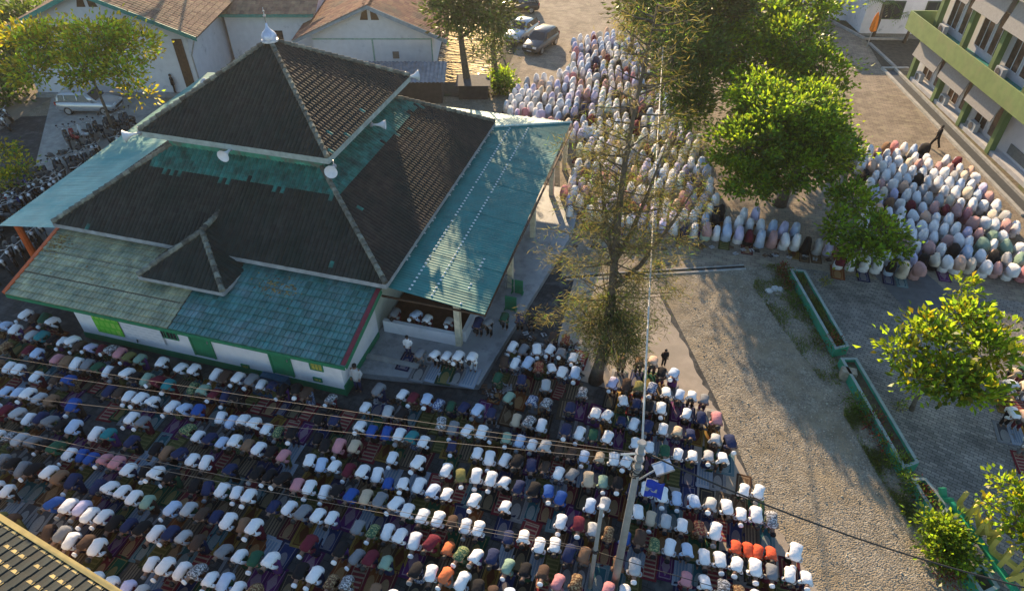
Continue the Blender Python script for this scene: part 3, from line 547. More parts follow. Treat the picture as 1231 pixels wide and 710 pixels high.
# ------------------------------------------------------------------ other houses
HR = R(15.7)
def gable_house(name, label, loc, hw, rw, ez_, pz, dep, wallm, roofm, trim, vent=True, rot=HR):
    t = Thing(name, label, 'house', (*loc, 0), rot)
    mb = MB(); zt = ez_+(rw-hw)/rw*(pz-ez_)
    mb.add([(-hw, 0, 0), (hw, 0, 0), (hw, 0, zt), (0, 0, pz-.12), (-hw, 0, zt), (-hw, dep, 0), (hw, dep, 0), (hw, dep, zt), (0, dep, pz-.12), (-hw, dep, zt)], [(0, 1, 2, 3, 4), (9, 8, 7, 6, 5), (1, 6, 7, 2), (0, 4, 9, 5)]); t.part('wall', mb, wallm)
    for s in (-1, 1):
        q = [(s*rw, -.9, ez_), (0, -.9, pz), (0, dep+.5, pz), (s*rw, dep+.5, ez_)]
        mb = MB(); mb.slab(q if s < 0 else q[::-1], .1); r_ = t.part('roof', mb, WOOD_D)
        mb = MB(); tile_plane(mb, [(s*rw, dep+.5, ez_), (s*rw, -.9, ez_), (0, -.9, pz), (0, dep+.5, pz)] if s < 0 else [(s*rw, -.9, ez_), (s*rw, dep+.5, ez_), (0, dep+.5, pz), (0, -.9, pz)], .36, .4, .05); t.part('roof_tiling', mb, roofm, kind='stuff', parent=r_)
        mb = MB(); mb.slab([(s*rw, -.93, ez_+.06), (s*rw, -.9, ez_+.06), (0, -.9, pz+.06), (0, -.93, pz+.06)][::s], .01)
        mb = MB(); a, b = Vector((s*rw, -.93, ez_)), Vector((0, -.93, pz)); mb.add([a+Vector((0, 0, .08)), b+Vector((0, 0, .08)), b-Vector((0, 0, .25)), a-Vector((0, 0, .25)), a+Vector((0, -.05, .08)), b+Vector((0, -.05, .08)), b-Vector((0, .05, .25)), a-Vector((0, .05, .25))], [(0, 1, 2, 3), (7, 6, 5, 4), (0, 4, 5, 1), (3, 2, 6, 7)]); t.part('barge_board', mb, trim)
    if vent:
        for s in (-1, 1):
            mb = MB(); z0, z1 = pz-1.35, pz-.55; mb.add([(s*.12, -.02, z0), (s*.75, -.02, z0), (s*.55, -.02, z1-.25), (s*.12, -.02, z1), (s*.12, .03, z0), (s*.75, .03, z0), (s*.55, .03, z1-.25), (s*.12, .03, z1)], [(0, 1, 2, 3), (0, 4, 5, 1), (1, 5, 6, 2), (2, 6, 7, 3)]); t.part('gable_vent', mb, mat('vent_wood', (.1, .055, .03), .8))
    return t
h1 = gable_house('gabled_house', 'tall white house with tan roof and green barge boards behind the mosque', (-42.6, 40.2), 6.3, 7.5, 4.7, 7.9, 16, STAIN_W, ROOF_TAN, TEAL_P)
mb = MB(); mb.box((5.25, -.06, 0), (5.95, -.005, 4.3)); h1.part('door', mb, WOOD_D)
mb = MB(); mb.box((-6.3, -.5, 0), (6.4, -.01, .25)); h1.part('plinth', mb, CONC)
mb = MB(); mb.tube([(6.5, -.3, .1), (6.5, -.3, 3.2), (7.2, -.5, 4.6)], .05, 6); h1.part('downpipe', mb, STEEL)
h2 = gable_house('gabled_house', 'low white gabled house with rusty brown roof and stained wall', (-25.3, 49.2), 4.7, 6.0, 3.1, 5.7, 15, STAIN_W, ROOF_BROWN, mat('grey_blue_barge', (.25, .31, .36), .7, .2, 3))
mb = MB(); mb.box((1.5, -.05, 1.35), (2.0, -.004, 1.9)); h2.part('window', mb, mat('small_vent', (.2, .16, .13), .8))
mb = MB(); mb.box((-4.7, -.04, 2.85), (4.7, -.003, 2.95)); mb.box((-.06, -.045, 0), (.06, -.003, 2.84)); mb.box((4.62, -.04, 0), (4.72, -.003, 2.84)); h2.part('green_trim', mb, mat('pale_green_trim', (.3, .45, .38), .8))
an = Thing('hall', 'white side hall with tan tiled roof between the two gabled houses', 'house', (-34.5, 49.5, 0), HR)
mb = MB(); mb.box((-3.6, 0, 0), (3.5, 10, 4.1)); an.part('wall', mb, STAIN_W)
mb = MB(); mb.slab([(-4.2, -.7, 4.1), (3.9, -.7, 4.1), (3.9, 5, 6.3), (-4.2, 5, 6.3)], .1); r_ = an.part('roof', mb, WOOD_D)
mb = MB(); tile_plane(mb, [(-4.2, -.7, 4.1), (3.9, -.7, 4.1), (3.9, 5, 6.3), (-4.2, 5, 6.3)], .36, .4, .05); an.part('roof_tiling', mb, ROOF_TAN, kind='stuff', parent=r_)
mb = MB(); mb.box((-4.2, -.78, 3.9), (3.9, -.71, 4.13)); an.part('eave_board', mb, TEAL_P)
mb = MB(); mb.box((-.7, -.05, 1.2), (.9, -.004, 2.6)); an.part('window', mb, DARK)
sh = Thing('shed', 'low dark lean-to with grey metal roof below the gabled house', 'shed', (-19.4, 45.2, 0), HR)
mb = MB(); mb.box((-4.6, 0, 0), (1.2, 2.2, 1.7)); sh.part('wall', mb, mat('dark_grey_wall', (.05, .045, .045), .9, .3, 3))  # wall in dark grey with random tone
mb = MB(); corr_sheet(mb, (-4.8, 2.6, 2.2), (1.5, 2.6, 2.2), (-4.8, -.3, 1.75), (1.5, -.3, 1.75), .3, .03); sh.part('roof', mb, mat('grey_tin', (.2, .21, .23), .5, .3, 2, metal=.3))
kb = Thing('cabin', 'small low dark hut with grey roof beside the fish pond', 'shed', (-16.2, 46.8, 0), HR)
mb = MB(); mb.box((-1.1, 0, 0), (1.1, 1.4, 1.1)); kb.part('wall', mb, MATS['dark_grey_wall'])
mb = MB(); mb.slab([(-1.3, -.2, 1.15), (1.3, -.2, 1.15), (1.3, 1.6, 1.3), (-1.3, 1.6, 1.3)], .06); kb.part('roof', mb, mat('dark_grey_roof', (.07, .07, .075), .8))  # plain dark grey roof
# white building at the far end of the plaza
gb = Thing('guest_house', 'white single-storey building with dark windows at the far end of the plaza', 'building', (13.6, 70.2, 0), R(14))
mb = MB(); mb.box((0, 0, 0), (9, 5, 4)); mb.box((-5, 3.5, 0), (-.01, 8, 4.2)); gb.part('wall', mb, STAIN_W)
mb = MB(); mb.box((-5.6, 3, 4.21), (9.4, 9, 4.4)); gb.part('roof', mb, CONC)
for x in (1.4, 5.2):
    mb = MB(); mb.box((x, -.06, 1.3), (x+1.9, -.004, 2.9)); w_ = gb.part('window', mb, mat('window_green', (.05, .08, .05), .4))
    for k in range(2):
        mb = MB(); mb.box((x+.1+k*.9, -.08, 1.4), (x+.9+k*.9, -.062, 2.8)); gb.part('pane', mb, GLASS, parent=w_)
for x in (-4.4, -2.2):
    mb = MB(); mb.box((x, 3.42, .9), (x+1.5, 3.495, 2.8)); gb.part('window', mb, mat('pale_glass', (.35, .4, .45), .15))
mb = MB(); strip((10.3, 74.5), (13.9, 68.6), .22, 0, .2, mb); strip((13.9, 68.6), (17.6, 69.4), .22, 0, .19, mb); strip((14.2, 67.4), (15.6, 62.2), .22, 0, .17, mb); struct('garden_kerb', mb, CONC)
sheet('garden_soil', [(14, 68.5), (14.6, 62), (17, 62.4), (20, 70), (14, 69.6)], .022, mat('garden_dark_soil', (.07, .06, .045), 1, .4, 3, .6, 20))
sheet('garden_bed', [(10.5, 74.6), (14, 68.9), (13.2, 72), (11.5, 76)], .022, SOIL)
um = Thing('garden_umbrella', 'furled orange parasol on thin post by the garden kerb', 'parasol', (*at(1042, 57)[:2], 0)); p = Vector(um.o.location)
mb = MB(); mb.tube([p, p+Vector((0, 0, 1.6))], .05, 6); um.part('pole', mb, STEEL)
mb = MB(); rings = []
for z, r in ((1.35, .12), (1.5, .3), (2.0, .28), (2.6, .2), (3.0, .05)): rings.append([p+Vector((math.cos(k*math.pi/6)*r*(1 if k % 2 else .72), math.sin(k*math.pi/6)*r*(1 if k % 2 else .72), z)) for k in range(12)])
mb.loft(rings); um.part('cloth', mb, mat('orange_cloth', (.75, .22, .02), .8, .15, 4))
# fish pond behind the mosque: ripples catch the low sun
m = mat('pond_water', (.03, .025, .018), .035, .2, 1); nt = m.node_tree; n = nt.nodes; tc = n.new('ShaderNodeTexCoord'); mp = n.new('ShaderNodeMapping'); mp.inputs['Scale'].default_value = (.6, 1.7, 1); nt.links.new(tc.outputs['Object'], mp.inputs[0])
wv = n.new('ShaderNodeTexNoise'); wv.inputs['Scale'].default_value = 1.5; wv.inputs['Detail'].default_value = 3; nt.links.new(mp.outputs[0], wv.inputs['Vector'])
bp = n.new('ShaderNodeBump'); bp.inputs['Strength'].default_value = 1; bp.inputs['Distance'].default_value = .8; nt.links.new(wv.outputs[0], bp.inputs['Height']); nt.links.new(bp.outputs[0], n['Principled BSDF'].inputs['Normal']); n['Principled BSDF'].inputs['Specular IOR Level'].default_value = .5
sheet('pond', [(-20.5, 49.0), (-15.5, 50.3), (-18.2, 63), (-24, 63)], .02, m)
sheet('pond_bank', [(-21.5, 46), (-14.8, 47.5), (-16.5, 64), (-25, 65)], .014, mat('bank_earth', (.055, .045, .035), 1, .4, 3, .6, 20, col2=(.05, .07, .02), c2scale=.8))
# neighbouring tiled roof in the near corner
lr = Thing('corner_roof', 'corner of a green tiled roof with a yellow edge board beside the crowd', 'house', (-19, 4, 0))
e0, e1 = at(-40, 601, 3.3), at(150, 722, 3.3); ed = (e1-e0).normalized(); en = Vector((ed.y, -ed.x, 0))
q = [e0-ed*3, e1+ed*3, e1+ed*3+en*5+Vector((0, 0, 1.3)), e0-ed*3+en*5+Vector((0, 0, 1.3))]; q = [q[1], q[0], q[3], q[2]]
mb = MB(); mb.slab([v for v in q], .1); r_ = lr.part('roof', mb, WOOD_D)
mb = MB(); tile_plane(mb, q, .34, .42, .05, flat=True); lr.part('roof_tiling', mb, mat('corner_green_tile', (.01, .018, .016), .6, .3, 3, .1, 30, island=.2, col2=(.02, .022, .016), c2scale=2.2, c2pos=(.5, .62)), kind='stuff', parent=r_)
mb = MB(); uu = (q[3]-q[0]).normalized(); ee = (q[1]-q[0]).normalized(); nn_ = ee.cross(uu)
for i in range(12):
    for j in range(60):
        if random.random() < .22: continue
        o0 = q[0]+ee*(j*.34+.02)+uu*(i*.42+.02)+nn_*.085; mb.slab([o0, o0+ee*.27, o0+ee*.27+uu*.1, o0+uu*.1], .012)
lr.part('tile_glint', mb, mat('yellow_tile_glint', (.42, .32, .12), .6, .3, 3), kind='stuff', parent=r_)  # yellow strips paint the lit glint on each tile's lower end
mb = MB(); a, b = e0-ed*3-en*.0, e1+ed*3; mb.prism([a, b, b-en*.16, a-en*.16], 3.22, 3.42); lr.part('edge_board', mb, mat('yellow_board', (.5, .38, .14), .7, .15, 3))
mb = MB(); a, b = e0-ed*2.6+en*.8, e1+ed*2.6+en*.8; mb.prism([a, a+en*3.5, b+en*3.5, b], 0, 3.2); lr.part('wall', mb, WHITE_W)
# ------------------------------------------------------------------ raised green planters and the letter sign
def planter(pts, z1, label):
    t = Thing('planter', label, 'planter', (pts[0][0], pts[0][1], 0), group='green planters along the paver yard')
    P = [Vector((*p, 0)) for p in pts]; n_ = len(P); c = sum(P, Vector())/n_; I = []
    for i in range(n_):
        a, b, d_ = P[i-1], P[i], P[(i+1) % n_]; u = (b-a).normalized(); v = (d_-b).normalized(); na = Vector((-u.y, u.x, 0)); nb = Vector((-v.y, v.x, 0))
        bi = (na+nb).normalized(); I.append(b+bi*.12/max(.4, bi.dot(na)))
    mb = MB(); vs = [p for p in P]+[p+Vector((0, 0, z1)) for p in P]+[p+Vector((0, 0, z1)) for p in I]+[p+Vector((0, 0, .1)) for p in I]; k = n_
    mb.add(vs, [(i, (i+1) % k, k+(i+1) % k, k+i) for i in range(k)]+[(2*k+i, 2*k+(i+1) % k, 3*k+(i+1) % k, 3*k+i) for i in range(k)])
    t.part('planter_wall', mb, mat('planter_green', (.03, .27, .17), .7, .2, 2, .2, 20, col2=(.12, .2, .15), c2scale=1.5, c2pos=(.55, .7)))
    mb = MB(); mb.add([p+Vector((0, 0, z1+.001)) for p in P]+[p+Vector((0, 0, z1+.001)) for p in I]+[p+Vector((0, 0, z1+.03)) for p in P]+[p+Vector((0, 0, z1+.03)) for p in I], [(2*k+i, 2*k+(i+1) % k, 3*k+(i+1) % k, 3*k+i) for i in range(k)]+[(i, (i+1) % k, 2*k+(i+1) % k, 2*k+i) for i in range(k)]+[(k+(i+1) % k, k+i, 3*k+i, 3*k+(i+1) % k) for i in range(k)])
    t.part('planter_rim', mb, mat('planter_rim', (.3, .36, .33), .8, .2, 3))
    mb = MB(); mb.add([p+Vector((0, 0, z1-.14)) for p in I], [tuple(range(n_))]); t.part('soil', mb, SOIL)
def pq(*px): return [tuple(at(x, y, .5))[:2] for x, y in px]
planter(pq((949, 323), (1004, 420), (1021, 416), (968, 325)), .5, 'long green planter nearest the women praying on the plaza')
planter(pq((1010, 430), (1086, 563), (1105, 556), (1030, 430)), .5, 'middle green planter with bare soil beside red-leaved shrubs')
planter(pq((1095, 574), (1128, 628), (1142, 610), (1113, 574)), .5, 'short green planter between the long planter and the letter sign')
planter(pq((1163, 690), (1182, 716), (1202, 706), (1182, 676)), .5, 'green planter under the yellow letters at the frame edge')
bx = Thing('brick_stub', 'stub of broken brick pillar at the gap between two planters', 'pillar', (*at(1017, 455)[:2], 0)); p = Vector(bx.o.location)
for k in range(3):
    mb = MB(); mb.box((p.x-.3, p.y-.2, .18*k), (p.x+.3, p.y+.2, .18*k+.17)); bx.part('block', mb, mat('broken_block', (.3, .26, .2), .95, .3, 6, .4, 20))
# letters
L0, L1 = at(1147, 606, .75), at(1226, 716, .75); ld = (L1-L0); ld.z = 0; ld.normalize(); la = math.atan2(ld.y, ld.x)
sg = Thing('letter_sign', 'row of big yellow capital letters standing on a green frame', 'sign', (L0.x, L0.y, 0), la)
tot = 3.55; fc = bpy.data.curves.new('glyph', 'FONT')
LET = mat('letter_yellow', (.5, .42, .1), .6, .12, 4)
widths = dict(U=.5, N=.53, M=.62, H=.52, A=.54); xk = 0
for ch in 'UNMUHA':
    fc.body = ch; fc.size = 1.0; fc.extrude = .075; fc.offset = .03; fc.bevel_depth = 0
    o = bpy.data.objects.new('glyph', fc); COL.objects.link(o); bpy.context.view_layer.update()
    me = bpy.data.meshes.new_from_object(o.evaluated_get(bpy.context.evaluated_depsgraph_get())); bpy.data.objects.remove(o)
    me.transform(Matrix.Translation((xk, 0, .8)) @ Matrix.Rotation(R(24), 4, 'Z') @ Matrix.Rotation(R(90), 4, 'X') @ Matrix.Diagonal((.86, 1.12, 1, 1))); me.materials.clear(); me.materials.append(LET)
    link('letter', me, sg.o); xk += widths[ch]+.02
tot = xk
GF = mat('sign_green', (.02, .3, .15), .5, .15, 3)
mb = MB(); mb.box((-.1, -.1, .66), (tot+.1, .1, .78)); sg.part('rail', mb, GF)
for x in (.1, tot*.36, tot*.68, tot-.1):
    mb = MB(); mb.box((x-.06, .02, 0), (x+.06, .1, .66)); sg.part('post', mb, GF)
mb = MB()
for s in (-1, 1): mb.slab([Vector((-.75, -.1, .35+.35*s)), Vector((-.75, .12, .35+.35*s)), Vector((-.12, .12, .35-.35*s)), Vector((-.12, -.1, .35-.35*s))], .14)
sg.part('cross_brace', mb, GF)
# ------------------------------------------------------------------ people
def skin_mesh(name, pts, edges, root=0, sub=1):
    me = bpy.data.meshes.new(name); me.from_pydata([p[:3] for p in pts], edges, [])
    o = bpy.data.objects.new(name, me); COL.objects.link(o); o.modifiers.new('skin', 'SKIN').use_smooth_shade = True
    sv = me.skin_vertices[0].data
    for i, p in enumerate(pts): sv[i].radius = (p[3], p[4] if len(p) > 4 else p[3]); sv[i].use_root = (i == root)
    s = o.modifiers.new('sub', 'SUBSURF'); s.levels = sub; s.render_levels = sub
    bpy.context.view_layer.update(); out = bpy.data.meshes.new_from_object(o.evaluated_get(bpy.context.evaluated_depsgraph_get()))
    bpy.data.objects.remove(o); return out
def mesh_to_mb(mb, me):
    mb.add([v.co for v in me.vertices], [tuple(p.vertices) for p in me.polygons])
def ell(c, t, a, b, n=10, up=(0, 0, 1), flat=0):
    """ellipse ring round c across direction t: a = half width, b = half height"""
    c, t = Vector(c), Vector(t).normalized(); x = Vector((1, 0, 0)); y = t.cross(x).normalized()
    return [c+x*math.cos(2*math.pi*k/n)*a+y*math.sin(2*math.pi*k/n)*b for k in range(n)]
def loft_path(mb, path, mi=0, n=12, wob=0):
    P = [Vector(p[:3]) for p in path]; rings = []
    for i, p in enumerate(path):
        t = P[min(i+1, len(P)-1)]-P[max(i-1, 0)]; r_ = ell(P[i], t, p[3], p[4], n)
        if wob: r_ = [v+(v-P[i])*random.uniform(-wob, wob) for v in r_]
        rings.append(r_)
    mb.loft(rings, mi)
def hand(mb, p, d, s=1):
    """four bent fingers of different lengths and a thumb from the side of the palm"""
    p, d = Vector(p), Vector(d).normalized(); x = Vector((1, 0, 0)); x = (x-d*x.dot(d)).normalized(); nn = d.cross(x)
    mb.loft([[p+x*a*.04+nn*b*.014+d*t*.05 for a, b in ((-1, -1), (1, -1), (1, 1), (-1, 1))] for t in (-.4, .5, 1.3)])
    for k, L_ in enumerate((.062, .078, .082, .07)):
        q = p+d*.06+x*(k-1.5)*.021; mb.tube([q, q+d*L_*.55, q+d*L_-nn*.018], [.009, .0085, .007], 5)
    q = p+x*s*.035; mb.tube([q, q+x*s*.03+d*.035, q+x*s*.034+d*.065], [.011, .0095, .008], 5)
def head_bits(mb, c, face, up):
    c, f, u = Vector(c), Vector(face).normalized(), Vector(up).normalized(); x = f.cross(u)
    mb.tube([c+f*.085+u*.03, c+f*.125-u*.02], [.008, .018], 5)
    for s in (-1, 1):
        mb.lathe([(0, -.012), (.03, -.01), (.035, .005), (0, .012)], c+x*s*.092-u*.005, 6, x.to_track_quat('Z', 'Y').to_matrix().to_4x4())
        mb.lathe([(0, 0), (.012, .003), (0, .008)], c+x*s*.035+f*.094+u*.025, 6, f.to_track_quat('Z', 'Y').to_matrix().to_4x4())
    mb.tube([c+f*.097-u*.05-x*.025, c+f*.102-u*.052, c+f*.097-u*.05+x*.025], .007, 4)
def bow_body(a=5, bend=.0, arms=0):
    ca, sa = math.cos(R(a)), math.sin(R(a)); H0 = (0, .10, .92)
    def s(t, dz=0, x=0): return (x, H0[1]-ca*t, H0[2]+sa*t+dz)
    pts = [(*H0, .15), (*s(.22, .03), .14), (*s(.42, .03), .15), (*s(.56, .0), .065), (*s(.68, -.02), .09), (*s(.79, -.06), .085)]
    ed = [(0, 1), (1, 2), (2, 3), (3, 4), (4, 5)]
    for q in (-1, 1):
        b = len(pts); pts += [(q*.1, .09, .84, .1), (q*.1, .04, .48, .06), (q*.1, .06, .08, .045), (q*.115, -.1, .04, .035)]; ed += [(0, b), (b, b+1), (b+1, b+2), (b+2, b+3)]
        b = len(pts); k = s(.46, -.02); pts += [(q*.19, k[1], k[2], .065), (q*.21, k[1]+.16, .76, .045), (q*.14, -.06, .56, .032)]; ed += [(2, b), (b, b+1), (b+1, b+2)]
    mb = MB(); mesh_to_mb(mb, skin_mesh('body_skin', pts, ed))
    for q in (-1, 1): hand(mb, (q*.14, -.085, .53), (-.15*q, -.2, -1), -q)
    hc = Vector(s(.735, -.04)); head_bits(mb, hc, (0, -.25, -1), (0, -1, .1))
    return mb, s, hc
def make_bow(idx, a, wob):
    mb, s, hc = bow_body(a)
    body = mb.mesh('person', mat('skin', (.26, .15, .1), .6, .1, 3), smooth=True)
    # shirt: draped over hips, back and shoulders; sleeves to the wrist
    m2 = MB(); loft_path(m2, [(0, .19, .76, .2, .175), (0, .215, .86, .205, .165), (*s(-.03, .085), .205, .12), (*s(.1, .05), .2, .17), (*s(.26, .045), .2, .16), (*s(.41, .035), .21, .145), (*s(.5, .02), .18, .115), (*s(.57, .0), .085, .075)], n=14, wob=wob)
    for q in (-1, 1):
        k = s(.45, -.0); loft_path(m2, [(q*.15, k[1], k[2]+.01, .085, .09), (q*.2, k[1]+.05, k[2]-.13, .078, .078), (q*.215, k[1]+.17, .75, .068, .066), (q*.16, -.05, .6, .052, .05)], n=8, wob=wob*.7)
    shirt = m2.mesh('shirt', MATS['skin'], smooth=True)
    m3 = MB(); loft_path(m3, [(0, .1, .98, .16, .14), (0, .12, .82, .19, .17), (0, .08, .5, .2, .16), (0, .06, .22, .215, .165), (0, .05, .1, .22, .165)], n=14, wob=.05); sarong = m3.mesh('sarong', MATS['skin'], smooth=True)
    m4 = MB(); loft_path(m4, [(0, .1, .98, .16, .13), (0, .12, .84, .185, .16), (0, .1, .74, .17, .14)], n=10)
    for q in (-1, 1): loft_path(m4, [(q*.1, .09, .84, .1, .11), (q*.105, .04, .48, .08, .085), (q*.105, .06, .1, .07, .075)], n=8, wob=.04)
    trs = m4.mesh('trousers', MATS['skin'], smooth=True)
    up = Vector((0, -1, .08)).normalized(); T = up.to_track_quat('Z', 'Y').to_matrix().to_4x4()
    m5 = MB(); m5.lathe([(.098, .0), (.104, .01), (.102, .085), (.07, .1), (0, .104)], hc+up*.035, 12, T); cap = m5.mesh('cap', MATS['skin'], smooth=True)
    m6 = MB(); m6.lathe([(.1, -.045), (.108, .0), (.1, .05), (.065, .092), (0, .108)], hc+Vector((0, .0, .028)), 12, T); hair = m6.mesh('hair', MATS['skin'], smooth=True)
    # praying robe: long veil over head and back, skirt to the ground
    m7 = MB(); secs = []
    for t, wd, top, zb in ((.80, .05, .0, .7), (.76, .12, .07, .6), (.68, .155, .1, .5), (.58, .19, .12, .44), (.45, .235, .15, .4), (.25, .25, .15, .38), (.08, .25, .14, .38), (-.06, .225, .1, .42), (-.13, .15, -.01, .5)):
        c = s(t); zt = c[2]+top; ring = []
        for k in range(13):
            an = math.pi*k/12; fo = 1+.07*math.sin(k*2.6+idx)*(1-math.sin(an)*.6)+random.uniform(-.035, .035); ring.append(Vector((math.cos(an)*wd*fo*(1+.16*(1-math.sin(an))), c[1]+random.uniform(-.02, .02), zb+(zt-zb)*(math.sin(an)**.62)*fo)))
        secs.append(ring)
    m7.loft(secs); veil = m7.mesh('prayer_veil', MATS['skin'], smooth=True)
    m8 = MB(); rings = []
    for z, a_, b_, y in ((.96, .19, .15, .08), (.7, .25, .21, .07), (.35, .29, .25, .06), (.03, .33, .28, .05)):
        rings.append([Vector((math.cos(2*math.pi*k/16)*a_*(1+(.08 if k % 2 else -.04)*(1-z)), y+math.sin(2*math.pi*k/16)*b_*(1+(.08 if k % 2 else -.04)*(1-z)), z)) for k in range(16)])
    m8.loft(rings); skirt = m8.mesh('skirt', MATS['skin'], smooth=True)
    return dict(body=body, shirt=shirt, sarong=sarong, trousers=trs, cap=cap, hair=hair, veil=veil, skirt=skirt)
BOW = [make_bow(i, a, .075) for i, a in enumerate((2, 8, -5, 13, 19, -10))]
def make_stand(stride=0, mname='stand'):
    H0 = (0, 0, .92); pts = [(0, 0, .93, .14), (0, -.01, 1.12, .13), (0, 0, 1.34, .15), (0, 0, 1.47, .06), (0, -.02, 1.56, .085), (0, -.02, 1.65, .085)]; ed = [(0, 1), (1, 2), (2, 3), (3, 4), (4, 5)]
    for q in (-1, 1):
        st_ = stride*q; b = len(pts); pts += [(q*.09, 0, .86, .1), (q*.1, -.02-st_*.5, .48, .06), (q*.1, .02-st_, .08+.06*abs(stride)*(q < 0), .045), (q*.11, -.13-st_, .04+.02*abs(stride), .035)]; ed += [(0, b), (b, b+1), (b+1, b+2), (b+2, b+3)]
        b = len(pts); pts += [(q*.19, 0, 1.4, .06), (q*.25, .03+st_*.3, 1.14, .043), (q*.2, -.1+st_*.5, .95, .032)]; ed += [(2, b), (b, b+1), (b+1, b+2)]
    mb = MB(); mesh_to_mb(mb, skin_mesh(mname, pts, ed))
    for q in (-1, 1): hand(mb, (q*.2, -.12+stride*q*.5, .92), (0, -.4, -1), -q)
    head_bits(mb, (0, -.02, 1.6), (0, -1, -.1), (0, 0, 1)); body = mb.mesh('person', MATS['skin'], smooth=True)
    m2 = MB(); loft_path(m2, [(0, 0, .76, .2, .15), (0, 0, .95, .19, .145), (0, -.01, 1.15, .185, .14), (0, 0, 1.34, .22, .14), (0, 0, 1.42, .18, .11), (0, 0, 1.48, .08, .075)], n=14, wob=.03)
    for q in (-1, 1): loft_path(m2, [(q*.17, 0, 1.4, .08, .08), (q*.25, .03+stride*q*.3, 1.14, .07, .07), (q*.21, -.08+stride*q*.5, .98, .05, .05)], n=8)
    shirt = m2.mesh('shirt', MATS['skin'], smooth=True)
    m3 = MB(); loft_path(m3, [(0, 0, .98, .17, .13), (0, 0, .8, .19, .16), (0, 0, .3, .2, .17), (0, 0, .08, .21, .18)], n=14); sarong = m3.mesh('sarong', MATS['skin'], smooth=True)
    m4 = MB(); loft_path(m4, [(0, 0, .98, .17, .13), (0, 0, .84, .18, .15), (0, 0, .76, .16, .13)], n=10)
    for q in (-1, 1): loft_path(m4, [(q*.09, 0, .86, .1, .1), (q*.1, -.02-stride*q*.5, .48, .078, .08), (q*.1, .02-stride*q, .1, .068, .07)], n=8)
    trs = m4.mesh('trousers', MATS['skin'], smooth=True)
    m5 = MB(); m5.lathe([(.098, 0), (.103, .01), (.1, .08), (.07, .095), (0, .1)], (0, -.01, 1.645), 12); cap = m5.mesh('cap', MATS['skin'], smooth=True)
    m6 = MB(); m6.lathe([(.07, -.09), (.1, -.04), (.106, .02), (.09, .07), (.05, .098), (0, .106)], (0, .012, 1.635), 12); hair = m6.mesh('hair', MATS['skin'], smooth=True)
    return dict(body=body, shirt=shirt, sarong=sarong, trousers=trs, cap=cap, hair=hair)
STAND = make_stand(); WALK = make_stand(.3, 'walk')
SKINS = [MATS['skin'], mat('skin_dark', (.18, .1, .065), .6, .1, 3)]
FAB = {}
def fab(name, col, var=.06, chk=None):
    FAB[name] = mat('cloth_'+name.replace(' ', '_'), col, .9, var, 7, .6, 9, spec=.15); return FAB[name]
for nm, c in (('white', (.78, .78, .8)), ('pale blue', (.45, .55, .72)), ('light grey', (.42, .43, .45)), ('grey', (.2, .21, .23)), ('navy', (.025, .035, .09)), ('blue', (.03, .09, .32)), ('black', (.015, .015, .018)), ('dark brown', (.07, .045, .035)), ('brown', (.22, .13, .08)),
              ('maroon', (.13, .02, .035)), ('beige', (.5, .4, .29)), ('pink', (.55, .24, .26)), ('sage green', (.25, .36, .28)), ('dark green', (.025, .09, .055)), ('teal', (.03, .2, .22)), ('orange', (.6, .17, .07)), ('orange red', (.62, .1, .045)), ('mustard', (.42, .28, .06)),
              ('lavender', (.55, .52, .72)), ('cream', (.66, .58, .47)), ('peach', (.62, .42, .32)), ('dusty rose', (.5, .3, .29)), ('magenta', (.5, .06, .2)), ('pale green', (.5, .6, .5)), ('yellow', (.66, .48, .05)), ('purple', (.13, .05, .2)), ('olive', (.17, .16, .06))): fab(nm, c)
for nm, c, c2 in (('brown batik', (.12, .06, .035), (.4, .28, .15)), ('red batik', (.2, .03, .03), (.4, .25, .12)), ('checked blue', (.06, .09, .2), (.45, .48, .55)), ('striped grey', (.12, .12, .13), (.55, .55, .57)), ('green batik', (.04, .1, .06), (.3, .3, .14))):
    FAB[nm] = mat('cloth_'+nm.replace(' ', '_'), c, .9, .2, 9, .5, 10, spec=.15, col2=c2, c2scale=14, c2pos=(.5, .56))
HAIRM = mat('hair_black', (.012, .011, .011), .55, .2, 8); CAPM = {'white cap': FAB['white'], 'black cap': FAB['black'], 'bare head': HAIRM, 'grey cap': FAB['grey']}
SHIRTS = ['white']*47+['pale blue']*7+['light grey']*5+['grey']*6+['navy']*9+['blue']*3+['black']*15+['dark brown']*8+['brown']*3+['maroon']*4+['beige']*4+['pink']*2+['sage green']*3+['dark green']*3+['teal']*1+['orange']*1+['olive']*1+['lavender']*1+['brown batik']*2+['red batik']*1+['checked blue']*2+['striped grey']*2+['green batik']*1
LOWER = ['dark green', 'navy', 'black', 'maroon', 'dark brown', 'grey', 'purple', 'black', 'dark brown', 'navy', 'olive', 'brown batik', 'checked blue', 'green batik']
VEIL1 = ['white']*46+['pale blue']*16+['lavender']*15+['cream']*3+['pink']*2+['dusty rose']*3+['light grey']*6+['black']*5+['maroon']*4+['peach']*2+['navy']*2+['pale green']*2
VEIL2 = ['white']*54+['cream']*10+['peach']*6+['dusty rose']*8+['pink']*3+['lavender']*6+['light grey']*6+['pale blue']*5+['black']*4+['maroon']*3+['brown']*2+['magenta']*1+['blue']*1+['sage green']*3
RUGN = ['maroon', 'dark green', 'brown', 'navy', 'grey', 'gold', 'teal', 'purple', 'black', 'olive', 'striped red', 'pale blue', 'rust', 'striped tan']
